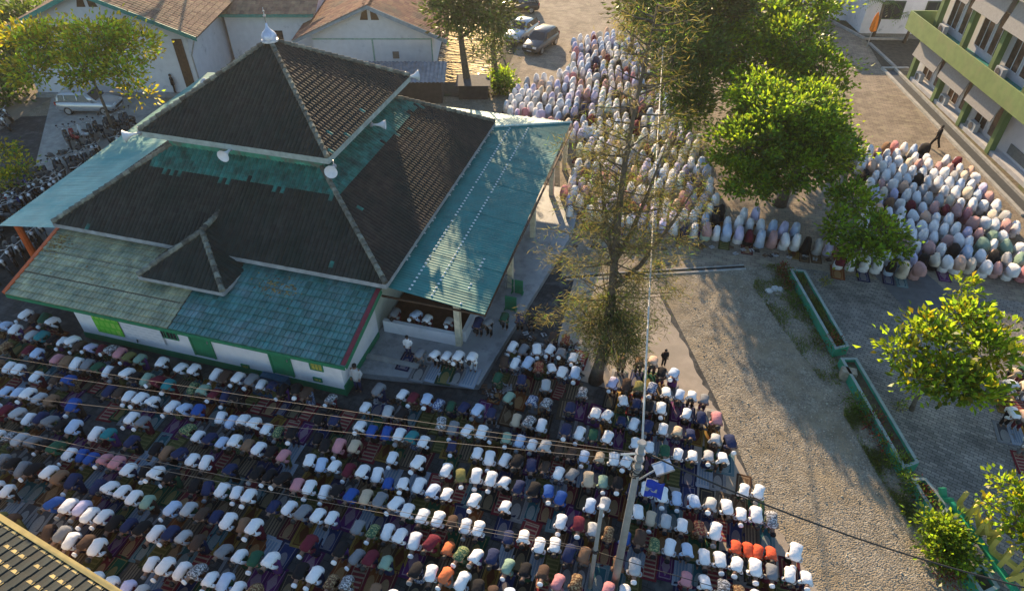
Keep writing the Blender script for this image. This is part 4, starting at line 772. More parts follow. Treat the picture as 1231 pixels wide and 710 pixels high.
RC = dict(zip(RUGN, [((.1, .02, .03), (.16, .03, .04), (.35, .22, .12), 0), ((.02, .06, .035), (.025, .1, .06), (.25, .2, .08), 0), ((.09, .05, .03), (.14, .085, .05), (.3, .21, .13), 3), ((.02, .025, .07), (.03, .045, .13), (.22, .2, .22), 0), ((.24, .24, .25), (.1, .1, .11), (.32, .31, .3), 0), ((.3, .19, .05), (.2, .12, .03), (.12, .04, .02), 3), ((.14, .22, .24), (.03, .12, .15), (.25, .3, .3), 0), ((.08, .02, .09), (.13, .03, .14), (.3, .2, .25), 3), ((.03, .03, .03), (.045, .04, .04), (.2, .16, .1), 0), ((.08, .08, .03), (.12, .12, .045), (.22, .2, .08), 2), ((.2, .03, .04), (.25, .04, .05), (.4, .28, .2), 2), ((.35, .4, .48), (.2, .28, .38), (.4, .42, .45), 1), ((.2, .06, .025), (.26, .085, .03), (.4, .22, .1), 0), ((.14, .11, .08), (.28, .21, .14), (.08, .06, .05), 1)]))
RUGS = {k: rug_mat('rug_'+k.replace(' ', '_'), *v) for k, v in RC.items()}
def rug_mesh(wd, ln):
    me = bpy.data.meshes.new('prayer_mat'); nx, ny = 4, 7; vs = []; z = lambda i, j: .012+(.012*math.sin(i*1.7+j*1.1))*(1 if i in (0, nx-1) or j in (0, ny-1) else .2)
    for j in range(ny):
        for i in range(nx): vs.append((wd*(i/(nx-1)-.5), -ln*(1-j/(ny-1))+.22, max(.008, z(i, j))))
    fs = [(j*nx+i, j*nx+i+1, (j+1)*nx+i+1, (j+1)*nx+i) for j in range(ny-1) for i in range(nx-1)]; uvs = [(v[0]/wd+.5, (v[1]-.22)/ln+1) for v in vs]
    rim = [i for i in range(nx)]+[j*nx+nx-1 for j in range(1, ny)]+[(ny-1)*nx+i for i in range(nx-2, -1, -1)]+[j*nx for j in range(ny-2, 0, -1)]; b0 = len(vs)
    vs += [(vs[i][0], vs[i][1], .001) for i in rim]; uvs += [uvs[i] for i in rim]; fs += [(rim[(k+1) % len(rim)], rim[k], b0+k, b0+(k+1) % len(rim)) for k in range(len(rim))]
    me.from_pydata(vs, [], fs); u = me.uv_layers.new(name='UVMap')
    for l in me.loops: u.data[l.index].uv = uvs[l.vertex_index]
    me.materials.append(RUGS['maroon']); return me
RUGM = [rug_mesh(.62, 1.14), rug_mesh(.55, 1.08), rug_mesh(.7, 1.2)]
# where people stand ---------------------------------------------------
ORD = ['first', 'second', 'third', 'fourth', 'fifth', 'sixth', 'seventh', 'eighth', 'ninth', 'tenth', 'eleventh', 'twelfth', 'thirteenth', 'fourteenth', 'fifteenth', 'sixteenth', 'seventeenth', 'eighteenth', 'nineteenth', 'twentieth', 'front', 'very front']
PEOPLE = []
def person(x, y, z=0, kind='man', shirt='white', low='black', lowk='sarong', cap='bare head', rug=None, pose='bow', where='', rz=None, sc=None, row=None):
    PEOPLE.append(dict(x=x, y=y, z=z, kind=kind, shirt=shirt, low=low, lowk=lowk, cap=cap, rug=rug, pose=pose, where=where, rz=random.gauss(0, .15) if rz is None else rz, sc=sc or (random.uniform(.82, .97) if kind == 'man' else random.uniform(.78, .94)), v=random.choice((0, 0, 1, 1, 2, 3, 4, 5)), row=row, rv=random.randrange(3)))
def rnd_man(x, y, where, row, z=0, rug=True):
    lowk = 'sarong' if random.random() < .6 else 'trousers'; low = random.choice(LOWER); s_ = random.choice(SHIRTS)
    cap = random.choices(['white cap', 'black cap', 'bare head', 'grey cap'], [30, 22, 42, 6])[0]
    person(x, y, z, 'man', s_, low, lowk, cap, random.choice(RUGN) if rug else None, 'bow', where, row=row)
MEN = [at(*p) for p in ((-60, 372), (30, 392), (78, 399), (88, 418), (424, 487), (452, 480), (560, 494), (592, 478), (606, 430), (622, 410), (652, 402), (668, 408), (700, 425), (690, 440), (700, 470), (738, 468), (741, 452), (792, 452), (850, 487), (878, 530), (902, 590), (930, 630), (952, 660), (990, 735), (500, 760), (-60, 760))]
WOM1 = [at(*p) for p in ((686, 55), (752, 40), (800, 105), (838, 180), (850, 225), (872, 262), (905, 268), (1000, 300), (1000, 316), (860, 300), (835, 296), (672, 262), (676, 232), (692, 190), (662, 165), (606, 146), (612, 118), (632, 104), (668, 100), (690, 84))]
WOM2 = [at(*p) for p in ((1000, 324), (1000, 298), (1050, 250), (1012, 195), (1020, 185), (1100, 186), (1152, 202), (1176, 232), (1206, 272), (1228, 296), (1290, 320), (1290, 350), (1231, 344), (1130, 340))]
SKIP = [(0.25, 11.63, .42), (-.52, 11.41, .35), (-2.03, 20.52, .75)]
def hidden(x, y): return any((x-a)**2+(y-b)**2 < r*r for a, b, r in SKIP) or pxof((x, y, 1))[1] > 735
def pxof(p):
    q = Vector(p)-CP; d_ = q.dot(FW); return 615.5+FOC*q.dot(RT)/d_, 355-FOC*q.dot(UP)/d_
yk = 24.0; row = 0; RP = 1.0
for k in range(22):
    y = 23.0-k*RP; nm_w = int(round((16.3-y)/RP))
    x = -31+random.uniform(0, .5); run = 0
    while x < 7.5:
        yy = y+random.gauss(0, .05)+.02*(x+10)*.5
        if inside(x, yy, MEN) and not hidden(x, yy) and pxof((x, yy, 1))[0] > -30:
            # pockets left empty between groups
            g = math.sin(x*.9+k*2.1)+math.sin(x*.37-k*1.3)
            if random.random() < (.87 if g > -.9 else .5):
                if x < -11.9 and nm_w >= 0: wh = f'{ORD[max(0, nm_w)]} row out from the mosque wall'
                elif x > 0.3: wh = f'{ORD[k]} row beside the concrete path'
                elif x > -6.3: wh = f'{ORD[k]} row down from the feathery tree'
                else: wh = f'{ORD[k]} row below the terrace'
                rnd_man(x, yy, wh, k)
        x += random.uniform(.47, .6)
for k in range(38):     # women on the plaza
    y = 62.5-k*1.06; x = -18+random.uniform(0, .4)
    while x < 20:
        yy = y+random.gauss(0, .07)+.028*x
        p1, p2 = inside(x, yy, WOM1), inside(x, yy, WOM2)
        if (p1 or p2) and random.random() < .95:
            c = random.choice(VEIL2 if p2 else VEIL1); low = c if random.random() < .7 else random.choice(VEIL1)
            wh = (f'{ORD[max(0, min(19, int((yy-33.2)/1.13)))]} row from the front '+('by the office block' if x > 7.2 else 'under the leafy tree' if x > 2.2 else 'near the teal canopy'))
            person(x, yy, 0, 'woman', c, low, 'skirt', '', random.choice(RUGN) if random.random() < .5 else None, 'bow', wh, row=100+k)
        x += random.uniform(.53, .66)
def man_px(px, py, shirt, cap, low, lowk, where, z=0, rug=None, **kw):
    p = at(px, py, z); person(p.x, p.y, z, 'man', shirt, low, lowk, cap, rug, kw.pop('pose', 'bow'), where, **kw)
for px, s_, c_ in ((492, 'white', 'bare head'),): man_px(px, 428, s_, c_, 'navy', 'trousers', 'standing at the half wall of the terrace', .34, 'navy', pose='stand', sc=.72, row=200)
for i, (px, s_, c_) in enumerate(((508, 'grey', 'bare head'), (525, 'white', 'bare head'), (539, 'white', 'black cap'), (553, 'white', 'white cap'), (569, 'white', 'bare head'))): man_px(px, 440+i*1.6, s_, c_, ['grey', 'black', 'dark brown', 'black', 'white'][i], 'trousers', 'on the open terrace before the half wall', .34, ['grey', 'blue', 'dark green', 'grey', 'pale blue'][i] if i != 1 else 'pale blue', row=201)
for i, (px, s_, c_) in enumerate(((478, 'grey', 'bare head'), (503, 'pale blue', 'white cap'), (516, 'white', 'bare head'), (541, 'light grey', 'white cap'))): man_px(px, 392+i*3, s_, c_, 'maroon', 'sarong', 'inside the hall under the teal canopy', .37, None, row=202)
for i, (px, s_) in enumerate(((576, 'navy'), (588, 'grey'))): man_px(px, 404, s_, 'bare head', 'black', 'trousers', 'by the canopy post on the terrace', .34, None, row=203)
for i, (px, s_) in enumerate(((607, 'dark green'), (625, 'navy'), (639, 'black'))): man_px(px, 396+i*2, s_, 'bare head', 'black', 'trousers', 'at the end of the terrace walkway', .34, None, row=204)
for i, (px, s_, l_) in enumerate(((745, 'brown', 'black'), (766, 'brown', 'dark brown'), (782, 'peach', 'navy'))): man_px(px, 449+i, s_, 'bare head', l_, 'trousers', 'topmost row on the sunlit path', .012, ['grey', 'navy', 'dark green'][i], row=205)
for i, px in enumerate((879, 893, 905, 920)): man_px(px, 670+i*2.6, 'orange red', 'bare head', ['navy', 'black', 'black', 'dark brown'][i], 'trousers', 'row of matching orange red shirts by the gravel', 0, ['navy', 'grey', 'black', 'maroon'][i], row=206, sc=.8)
for i, (px, py, s_) in enumerate(((1203, 478, 'white'), (1222, 480, 'cream'), (1205, 512, 'white'), (1219, 516, 'peach'), (1238, 518, 'white'), (1226, 548, 'white'), (1208, 462, 'beige'), (1222, 462, 'dark green'))): man_px(px, py, s_, 'bare head', ['navy', 'grey', 'black', 'maroon'][i % 4], 'trousers', 'group on the paver yard', .01, ['gold', 'striped red', 'grey', 'pale blue'][i % 4], row=207)
man_px(797, 440, 'black', 'bare head', 'black', 'trousers', 'child standing alone on the path in the sun', .012, None, pose='stand', sc=.6, rz=.4, row=208)
man_px(1122, 178, 'black', 'bare head', 'black', 'trousers', 'walking behind the women by the kerb', 0, None, pose='walk', sc=.95, rz=-2.2, row=209)
man_px(432, 470, 'light grey', 'bare head', 'navy', 'trousers', 'standing in the corner between wing wall and terrace', 0, None, pose='stand', sc=.95, row=210)
man_px(211, 112, 'black', 'bare head', 'black', 'trousers', 'standing against the tall white house wall', .25, None, pose='stand', rz=2.4, row=211)
# drop row members that would stand inside the hand-placed ones
hp = [(p['x'], p['y']) for p in PEOPLE if p['row'] and p['row'] >= 200]
PEOPLE = [p for p in PEOPLE if (p['row'] or 0) >= 200 or all((p['x']-a)**2+(p['y']-b)**2 > .3 for a, b in hp)]
# neighbours for the labels
byrow = {}
for p in PEOPLE: byrow.setdefault(p['row'], []).append(p)
for r_ in byrow.values():
    r_.sort(key=lambda p: p['x'])
    for i, p in enumerate(r_): p['nb'] = (r_[i-1]['shirt'] if i else None, r_[i+1]['shirt'] if i+1 < len(r_) else None)
def weight(p):
    q = pxof((p['x'], p['y'], .7)); on = -8 < q[0] < 1239 and -8 < q[1] < 718
    return (1.25 if p['kind'] == 'woman' else 1)*(5 if p['row'] >= 205 else 1)/depth((p['x'], p['y'], .7))**2*(1 if on else .05)
PEOPLE.sort(key=lambda p: -weight(p)); N_SINGLE = 316
def parts_of(p):
    S_ = BOW[p['v']] if p['pose'] == 'bow' else STAND if p['pose'] == 'stand' else WALK
    if p['kind'] == 'woman': return S_['body'], [('skirt', S_['skirt'], FAB[p['low']]), ('prayer_veil', S_['veil'], FAB[p['shirt']])]
    hd = ('hair', S_['hair'], HAIRM) if p['cap'] == 'bare head' else ('cap', S_['cap'], CAPM[p['cap']])
    return S_['body'], [('shirt', S_['shirt'], FAB[p['shirt']]), (p['lowk'], S_[p['lowk']], FAB[p['low']]), hd]
def with_mat(o, m):
    o.material_slots[0].link = 'OBJECT'; o.material_slots[0].material = m; return o
def labels_of(p):
    a, b = p['nb']; nb = f", between {a} and {b}" if a and b else f", beside {a or b}" if (a or b) else ''
    sh, lo, w_ = p['shirt'], p['low'], p['where']; on = f" on {p['rug']} mat" if p['rug'] else ''
    if p['kind'] == 'woman': return [f"{sh} prayer veil bowing{nb}, {w_}", f"{sh} veil, {lo} skirt, bowing{nb}, {w_}", f"{sh} veil bowing{on}{nb}, {w_}", f"{sh} veil and {lo} skirt{on}, {w_}", f"{sh} veil bowing, {w_}"]
    if p['row'] >= 200: return [f"{sh} top over {lo} {p['lowk']}, {w_}", f"{sh} top over {lo} {p['lowk']}{nb}, {w_}", f"{sh} top, {p['cap']}{on}, {w_}", f"{sh} top{on}, {w_}"]
    c = p['cap']
    return [f"{sh} shirt, {c}{nb}, {w_}", f"{sh} shirt, {lo} {p['lowk']}{nb}, {w_}", f"{sh} shirt, {c}{on}{nb}, {w_}", f"{sh} shirt, {c}, {lo} {p['lowk']}{on}, {w_}", f"{sh} shirt{on}{nb}, {w_}", f"{sh} shirt, {c}{on}, {w_}", f"{sh} shirt, {c}, {w_}"]
used = {}
def place(me, p, m, name='person'):
    o = bpy.data.objects.new(name, me); COL.objects.link(o); return with_mat(o, m)
RUGLIST = []
for i, p in enumerate(PEOPLE[:N_SINGLE]):
    body, parts = parts_of(p); o = place(body, p, SKINS[i % 2])
    o.location = (p['x'], p['y'], p['z']+.018); o.rotation_euler = (0, 0, p['rz']); o.scale = (p['sc'], p['sc']*(.87 if p['pose'] == 'bow' else 1), p['sc'])
    c_ = [l for l in labels_of(p) if 4 <= len(l.split()) <= 16]; l = next((l for l in c_ if l not in used), c_[0])
    used[l] = o; tag(o, l, 'person', 'women praying in robes' if p['kind'] == 'woman' else 'men praying in rows' if p['row'] < 207 else 'people beside the prayer rows' if p['row'] > 207 else 'men praying on the paver yard')
    if p['kind'] == 'woman': o.scale = (p['sc']*.93, p['sc']*.95, p['sc']*1.14)
    for nm, me, m in parts: c = place(me, p, m, nm); c.parent = o
# everything smaller joins one crowd
def merge(name, items, parent=None):
    mats = {}; VV = []; LV = []; LS = []; LT = []; MI = []; vo = 0; lo_ = 0; cache = {}; UVs = []
    for me, M_, m in items:
        if me.name not in cache:
            v = np.empty(len(me.vertices)*3, np.float32); me.vertices.foreach_get('co', v); lv = np.empty(len(me.loops), np.int32); me.loops.foreach_get('vertex_index', lv)
            ls = np.empty(len(me.polygons), np.int32); me.polygons.foreach_get('loop_start', ls); lt = np.empty(len(me.polygons), np.int32); me.polygons.foreach_get('loop_total', lt)
            uv = np.zeros(len(me.loops)*2, np.float32)
            if me.uv_layers: me.uv_layers[0].data.foreach_get('uv', uv)
            cache[me.name] = (v.reshape(-1, 3), lv, ls, lt, uv)
        v, lv, ls, lt, uv = cache[me.name]; A_ = np.array(M_, np.float32); VV.append(v @ A_[:3, :3].T+A_[:3, 3]); LV.append(lv+vo); LS.append(ls+lo_); LT.append(lt); UVs.append(uv)
        k = mats.setdefault(m.name, (len(mats), m))[0]; MI.append(np.full(len(ls), k, np.int32)); vo += len(v); lo_ += len(lv)
    me = bpy.data.meshes.new(name); VV = np.concatenate(VV); LV = np.concatenate(LV); LS = np.concatenate(LS); LT = np.concatenate(LT); MI = np.concatenate(MI)
    me.vertices.add(len(VV)); me.vertices.foreach_set('co', VV.ravel()); me.loops.add(len(LV)); me.loops.foreach_set('vertex_index', LV); me.polygons.add(len(LS)); me.polygons.foreach_set('loop_start', LS); me.polygons.foreach_set('loop_total', LT)
    me.uv_layers.new(name='UVMap').data.foreach_set('uv', np.concatenate(UVs))
    for k, m in mats.values(): me.materials.append(m)
    me.polygons.foreach_set('material_index', MI); me.polygons.foreach_set('use_smooth', np.ones(len(LS), bool)); me.update(calc_edges=True); me.validate(); return link(name, me, parent)
items = []; rugs = []
for i, p in enumerate(PEOPLE):
    M_ = Matrix.Translation((p['x'], p['y'], p['z']+.018)) @ Matrix.Rotation(p['rz'], 4, 'Z') @ Matrix.Diagonal((p['sc']*.93, p['sc']*.95, p['sc']*1.14, 1) if p['kind'] == 'woman' else (p['sc'], p['sc']*.87, p['sc'], 1))
    if i >= N_SINGLE:
        body, parts = parts_of(p)
        if p['kind'] == 'man': items.append((body, M_, SKINS[i % 2]))
        for nm, me, m in parts: items.append((me, M_, m))
    if p['rug'] and p['rug'] in RUGS: rugs.append((i, p, RUGM[p['rv']], Matrix.Translation((p['x'], p['y'], p['z']+.014+.003*(i % 3))) @ Matrix.Rotation(random.gauss(0, .03), 4, 'Z')))
tag(merge('crowd', items), 'smaller far-off worshippers bowing in rows of white and coloured robes', 'crowd', None, 'stuff')
# spare mats in the gaps
def near(x, y):
    q = sorted((p for p in PEOPLE if p['kind'] == 'man'), key=lambda p: (p['x']-x)**2+(p['y']-y)**2)[:2]
    return q[0]['where'], f"a {q[0]['shirt']} shirt", f"between {q[0]['shirt']} and {q[1]['shirt']} shirts"
for k in range(22):
    for x in np.arange(-30, 6.5, .66):
        y = 23.0-k*RP+.01*(x+10); 
        if inside(x, y, MEN) and random.random() < .8 and all(abs(p['x']-x) > .42 or abs(p['y']-y) > .5 for _, p, _, _ in rugs) and not hidden(x, y):
            rugs.append((9999, dict(x=float(x), y=y, rug=random.choice(RUGN), shirt=None, where=near(float(x), y)[0], by=near(float(x), y)[1], by2=near(float(x), y)[2], row=k), random.choice(RUGM), Matrix.Translation((float(x), y, .02)) @ Matrix.Rotation(random.gauss(0, .06), 4, 'Z')))
rugs.sort(key=lambda r: depth((r[1]['x'], r[1]['y'], 0))+(60 if not (0 < pxof((r[1]['x'], r[1]['y']-.4, 0))[1] < 716 and -5 < pxof((r[1]['x'], r[1]['y'], 0))[0] < 1236) else 0)-(20 if r[1]['row'] == 207 else 0))
used_r = set()
for i, p, me, M_ in rugs[:310]:
    o = bpy.data.objects.new('prayer_mat', me); COL.objects.link(o); o.matrix_world = M_; with_mat(o, RUGS[p['rug']])
    w_ = p['where']; nb = p.get('nb') or (None, None)
    c_ = [f"{p['rug']} prayer mat under {p['shirt']} shirt and {p['cap']}, {w_}", f"{p['rug']} mat under {p['shirt']} shirt, next to {nb[0]}, {w_}", f"{p['rug']} mat under {p['shirt']} shirt, {p['low']} {p['lowk']}, {w_}", f"{p['rug']} mat under {p['shirt']} shirt, before {nb[1]}, {w_}"] if p['shirt'] else [f"{p['rug']} prayer mat lying empty beside {p['by']}, {w_}", f"{p['rug']} mat spread empty near {p['by']}, {w_}", f"empty {p['rug']} mat {p['by2']}, {w_}"]
    c_ += [f"{p['rug']} prayer mat, {w_}"]+([f"bare {p['rug']} mat, {w_}", f"unoccupied {p['rug']} mat, {w_}"] if not p['shirt'] else [f"{p['rug']} mat, {p['shirt']} shirt, {w_}"])
    c_ = [l for l in c_ if len(l.split()) <= 16]; l = next((l for l in c_ if l not in used_r), c_[0]); used_r.add(l); tag(o, l, 'prayer mat', 'prayer mats under the men')
tag(merge('spread_mats', [(me, M_, RUGS[p['rug']]) for i, p, me, M_ in rugs[310:]]), 'smaller prayer mats spread below the far rows', 'prayer mats', None, 'stuff')
print('people', len(PEOPLE), 'rugs', len(rugs), 'dup labels', N_SINGLE-len(used))
# ------------------------------------------------------------------ trees and plants
def leaf_mesh(name, pts, dirs, L_, W_, mats, fold=.18, mi=None):
    N = len(pts); a = dirs/np.linalg.norm(dirs, axis=1, keepdims=True); r_ = rng.normal(size=(N, 3)); s = np.cross(a, r_); s /= np.linalg.norm(s, axis=1, keepdims=True); n_ = np.cross(a, s)
    L_ = L_*rng.uniform(.7, 1.3, (N, 1)); W_ = W_*rng.uniform(.7, 1.3, (N, 1))
    v = np.stack([pts, pts+a*L_*.5+s*W_*.5+n_*L_*fold, pts+a*L_, pts+a*L_*.5-s*W_*.5+n_*L_*fold], 1).reshape(-1, 3).astype(np.float32)
    me = bpy.data.meshes.new(name); me.vertices.add(4*N); me.vertices.foreach_set('co', v.ravel()); me.loops.add(4*N); me.loops.foreach_set('vertex_index', np.arange(4*N, dtype=np.int32)); me.polygons.add(N)
    me.polygons.foreach_set('loop_start', np.arange(0, 4*N, 4, dtype=np.int32)); me.polygons.foreach_set('loop_total', np.full(N, 4, np.int32))
    for m in (mats if isinstance(mats, (list, tuple)) else [mats]): me.materials.append(m)
    if mi is not None: me.polygons.foreach_set('material_index', mi.astype(np.int32))
    me.update(calc_edges=True); return me
LEAF_G = mat('leaf_green', (.07, .125, .024), .45, .25, 1.2, island=.45, trans=.5, spec=.35)
LEAF_D = mat('leaf_dark', (.06, .1, .028), .5, .25, 1.2, island=.4, trans=.3, spec=.3)
LEAF_B = mat('leaf_bright', (.13, .2, .02), .4, .25, 1.2, island=.4, trans=.6, spec=.4)
LEAF_Y = mat('leaf_yellow', (.22, .2, .018), .5, .3, 1.2, island=.45, trans=.5)
NEEDLE = mat('needle_olive', (.13, .12, .065), .7, .25, 1, island=.4, trans=.36)
NEEDLE_D = mat('needle_dark', (.07, .08, .03), .7, .25, 1, island=.4, trans=.14)
REDLEAF = mat('leaf_red', (.16, .03, .025), .6, .3, 1, island=.4, trans=.3)
def tree(name, label, base, top, tr, blobs, mats, nleaf, ll, lw, clump=.38, up=.25, wts=(1,), group=None, cat='tree', limbs=True, per=42):
    t = Thing(name, label, cat, (*base, 0), group=group); B_ = Vector((*base, 0)); T_ = Vector(top)
    tk = MB(); n = 6; pts = []
    for i in range(n+1):
        f = i/n; pts.append(B_.lerp(T_, f)+Vector((math.sin(f*5+base[0])*.12, math.cos(f*4+base[1])*.12, 0))*(f > 0))
    pts[0].z = -.1; tk.tube(pts, [tr*(1.35 if i == 0 else 1-.72*i/n) for i in range(n+1)], 9)
    P = []; D_ = []; MI = []; tw = MB()
    vol = sum(b[3]*b[4]*b[5] for b in blobs)**(1)
    for bx, by, bz, rx, ry, rz in blobs:
        c = Vector((bx, by, bz)); k = max(4, int(nleaf/per*(rx*ry*rz)/vol))
        st_ = pts[min(n, max(2, int(n*(.45+.5*random.random()))))]
        if limbs: m_ = st_.lerp(c, .5)+Vector((0, 0, -.15*rz)); tk.tube([st_, m_, c], [tr*.38, tr*.25, tr*.08], 6)
        for j in range(k):
            d = rng.normal(size=3); d /= np.linalg.norm(d); q = np.array(c)+d*np.array((rx, ry, rz))*rng.uniform(.25, 1)**.5
            if limbs and j % 3 == 0: tw.tube([c.lerp(Vector(q), .1), c.lerp(Vector(q), .6)+Vector((0, 0, .06)), Vector(q)], [tr*.07+.012, tr*.05+.01, .008], 4, cap=False)
            MI.append(rng.choice(len(wts), per, p=(lambda q_: q_/q_.sum())(np.array(wts)*rng.gamma(.7, 1, len(wts))+.02)));
            cs = clump*rng.uniform(.5, 1.2); g = rng.normal(size=(per, 3))*np.array((cs, cs, cs*.6)); P.append(q+g); D_.append(g/cs*.6+d*.8+np.array((0, 0, up))+rng.normal(size=(per, 3))*.5)
    P = np.concatenate(P); D_ = np.concatenate(D_); keep = P[:, 2] > .15; P, D_ = P[keep], D_[keep]; MI = np.concatenate(MI)[keep]
    t.part('trunk', tk, BARK, True)
    if tw.f: t.part('branches', tw, BARK, kind='stuff')
    mi = MI if len(wts) > 1 else None
    o = link('crown', leaf_mesh('crown', P-np.array((*base, 0)), D_, ll, lw, mats, mi=mi), t.o); return t
def blobs_px(lst): return [(*at(x, y, z), rx, ry, rz) for x, y, z, rx, ry, rz in lst]
# big leafy trees between the two groups of women
tree('shade_tree', 'tall broad dark green shade tree with sunlit top by the office lane', (7.6, 54.5), (8, 54.5, 5.5), .34, blobs_px([(905, 25, 6.2, 2.7, 2.6, 1.5), (955, 50, 5.8, 2.7, 2.4, 1.5), (868, 52, 5.8, 2.4, 2.2, 1.4), (990, 88, 4.6, 2.0, 2, 1.3), (925, 78, 4.8, 2.3, 2.1, 1.3), (850, 15, 6.8, 2.2, 2.2, 1.4), (965, 5, 6.8, 2.7, 2.5, 1.5), (826, 55, 5.8, 1.6, 1.5, .9), (862, 100, 4.4, 1.7, 1.6, 1.2), (838, 128, 3.4, 1.2, 1.2, 1.0)]), [LEAF_G, LEAF_B], 20000, .3, .17, .4, wts=(.55, .45), group='leafy trees by the women')
tree('shade_tree', 'round dense green shade tree with trunk beside the front row of women', (6.0, 37.6), (6.6, 38, 5), .3, blobs_px([(930, 150, 5.5, 2.2, 2.2, 1.7), (975, 160, 5.2, 2, 2, 1.6), (895, 175, 5, 1.8, 1.9, 1.5), (950, 200, 4, 2, 1.7, 1.4), (1000, 185, 4, 1.4, 1.5, 1.2), (915, 120, 6, 1.8, 1.9, 1.4), (900, 215, 3.6, 1.4, 1.4, 1.1), (975, 125, 6, 1.6, 1.7, 1.2)]), [LEAF_G, LEAF_B], 24000, .25, .14, .33, wts=(.55, .45), group='leafy trees by the women')
tree('young_tree', 'small bright green tree overhanging the women nearest the planters', (9.6, 32.3), (9.4, 32, 3.0), .11, blobs_px([(1025, 240, 3.2, 1.1, 1, .8), (1060, 280, 2.8, 1.1, 1, .8), (1010, 270, 2.8, .9, .9, .7), (1040, 300, 2.3, 1.0, .8, .7), (1080, 295, 2.5, .7, .7, .5)]), [LEAF_B, LEAF_G], 3000, .26, .15, .28, wts=(.75, .25), per=24)
tree('almond_tree', 'bright yellow-green young tree standing alone on the paver yard', (11.0, 22.6), (11.4, 23.4, 3.1), .09, blobs_px([(1120, 400, 3.3, .8, .8, .5), (1165, 380, 3.4, .7, .7, .6), (1155, 345, 3.8, .35, .35, .5), (1190, 420, 3.0, .8, .8, .6), (1140, 450, 2.7, .9, .8, .6), (1085, 420, 2.9, .6, .6, .4), (1170, 465, 2.5, .8, .7, .5), (1105, 455, 2.5, .6, .6, .4), (1205, 400, 3.1, .5, .5, .4)]), [LEAF_B, LEAF_Y, LEAF_G], 3000, .29, .17, .3, wts=(.85, .08, .07), per=24, up=.5)
tree('almond_tree', 'bright green young tree at the frame edge beside the yellow letters', (13.4, 17.4), (12.9, 16.8, 2.2), .09, blobs_px([(1212, 582, 2.5, .35, .35, .25), (1235, 600, 2.4, .45, .45, .35), (1222, 628, 2.1, .3, .3, .25), (1246, 650, 2.0, .5, .5, .4), (1190, 606, 2.2, .16, .2, .14)]), [LEAF_B, LEAF_Y, LEAF_G], 1000, .2, .13, .24, wts=(.8, .1, .1), per=22, up=.5)
tree('bushy_shrub', 'big glossy green bush in front of the green sign frame', (10.6, 15.9), (10.6, 15.9, .8), .08, blobs_px([(1140, 640, .9, .5, .5, .4), (1125, 628, .8, .4, .4, .35), (1155, 672, .7, .45, .4, .35), (1135, 662, .6, .5, .4, .35)]), [LEAF_G, LEAF_B], 2400, .17, .1, .24, wts=(.6, .4), per=24, cat='shrub')
# tree over the motorbikes
tree('yellowing_tree', 'thin yellow-leaved tree leaning over the parked motorbikes', (-38.3, 34.6), (-40, 35.5, 5.6), .13, blobs_px([(60, 50, 6.6, 2.0, 1.7, 1.0), (115, 45, 7, 2.0, 1.7, 1.0), (158, 52, 6.6, 1.5, 1.4, .9), (40, 85, 5.8, 1.5, 1.3, .8), (100, 82, 6, 1.7, 1.4, .8), (148, 85, 5.8, 1.3, 1.2, .8), (25, 42, 6.8, 1.4, 1.3, .8), (165, 112, 4.2, .8, .7, .5)]), [LEAF_Y, LEAF_B, LEAF_G], 7500, .3, .15, .45, wts=(.6, .35, .05), per=24)
tree('hedge_tree', 'dark green tree behind the yellow-leaved tree by the road', (-57.5, 47), (-57, 48, 3), .2, blobs_px([(10, 60, 3, 2.5, 2.5, 2), (35, 20, 4, 2.6, 2.5, 1.8), (-15, 95, 2, 2, 2, 1.6)]), [LEAF_D, LEAF_G], 4500, .4, .22, .6, wts=(.7, .3))
tree('street_shrub', 'sparse yellow shrub at the edge of the motorbike park', (-38.6, 25.2), (-38.4, 25.3, 1.8), .06, blobs_px([(5, 180, 2, .9, .9, .6), (20, 205, 1.7, .9, .8, .6), (0, 215, 1.5, .8, .8, .5)]), [LEAF_Y, LEAF_G], 800, .26, .13, .36, wts=(.6, .4), per=20)
tree('added_shade_tree', 'tall spreading tree added behind the tall white house to shade the near rows', (-47, 60), (-46.5, 59.5, 15), .4, [(-46, 59, 17.2, 3.8, 3.4, 1.8), (-50, 60, 17, 3.4, 3.2, 1.6), (-42.5, 60, 17.5, 3.2, 3, 1.5), (-46, 61, 19, 3.6, 3.4, 1.6)], [LEAF_D, LEAF_G], 9000, .42, .22, .6, wts=(.6, .4))  # added, mostly out of view; crown placed to shade the near-left rows
# dark trees behind
tree('dark_conifer', 'dense dark green conifer behind the plaza women', (2.2, 56.5), (2.3, 56.6, 9.5), .3, blobs_px([(806, 15, 8, 1.8, 1.8, 1.8), (808, 65, 6.5, 1.6, 1.7, 1.7), (826, 105, 4.6, 1.5, 1.5, 1.4), (840, 60, 6.2, 1.5, 1.5, 1.5), (835, 135, 3.4, 1.2, 1.2, 1.1)]), [LEAF_D, LEAF_G], 11000, .34, .1, .5, wts=(.75, .25), group='dark trees at the far end')
tree('dark_tree', 'dark broad tree at the top of the plaza behind the conifer', (1.2, 66), (1.2, 66, 8), .3, blobs_px([(790, -5, 8, 3, 2.6, 2.2), (850, 0, 8, 3, 2.6, 2)]), [LEAF_D, NEEDLE_D], 8000, .4, .16, .6, wts=(.75, .25), group='dark trees at the far end')
tree('pond_tree', 'bare-stemmed dark tree between the fish pond and the gabled house', (-16.9, 47.6), (-18, 49, 8), .32, blobs_px([(570, 5, 8.6, 2.4, 2.2, 1.5), (545, 15, 8, 1.8, 1.7, 1.2), (590, 15, 7.6, 1.6, 1.6, 1.1), (560, -10, 9.5, 2, 2, 1.2)]), [LEAF_D, NEEDLE_D], 5200, .36, .13, .55, wts=(.6, .4))
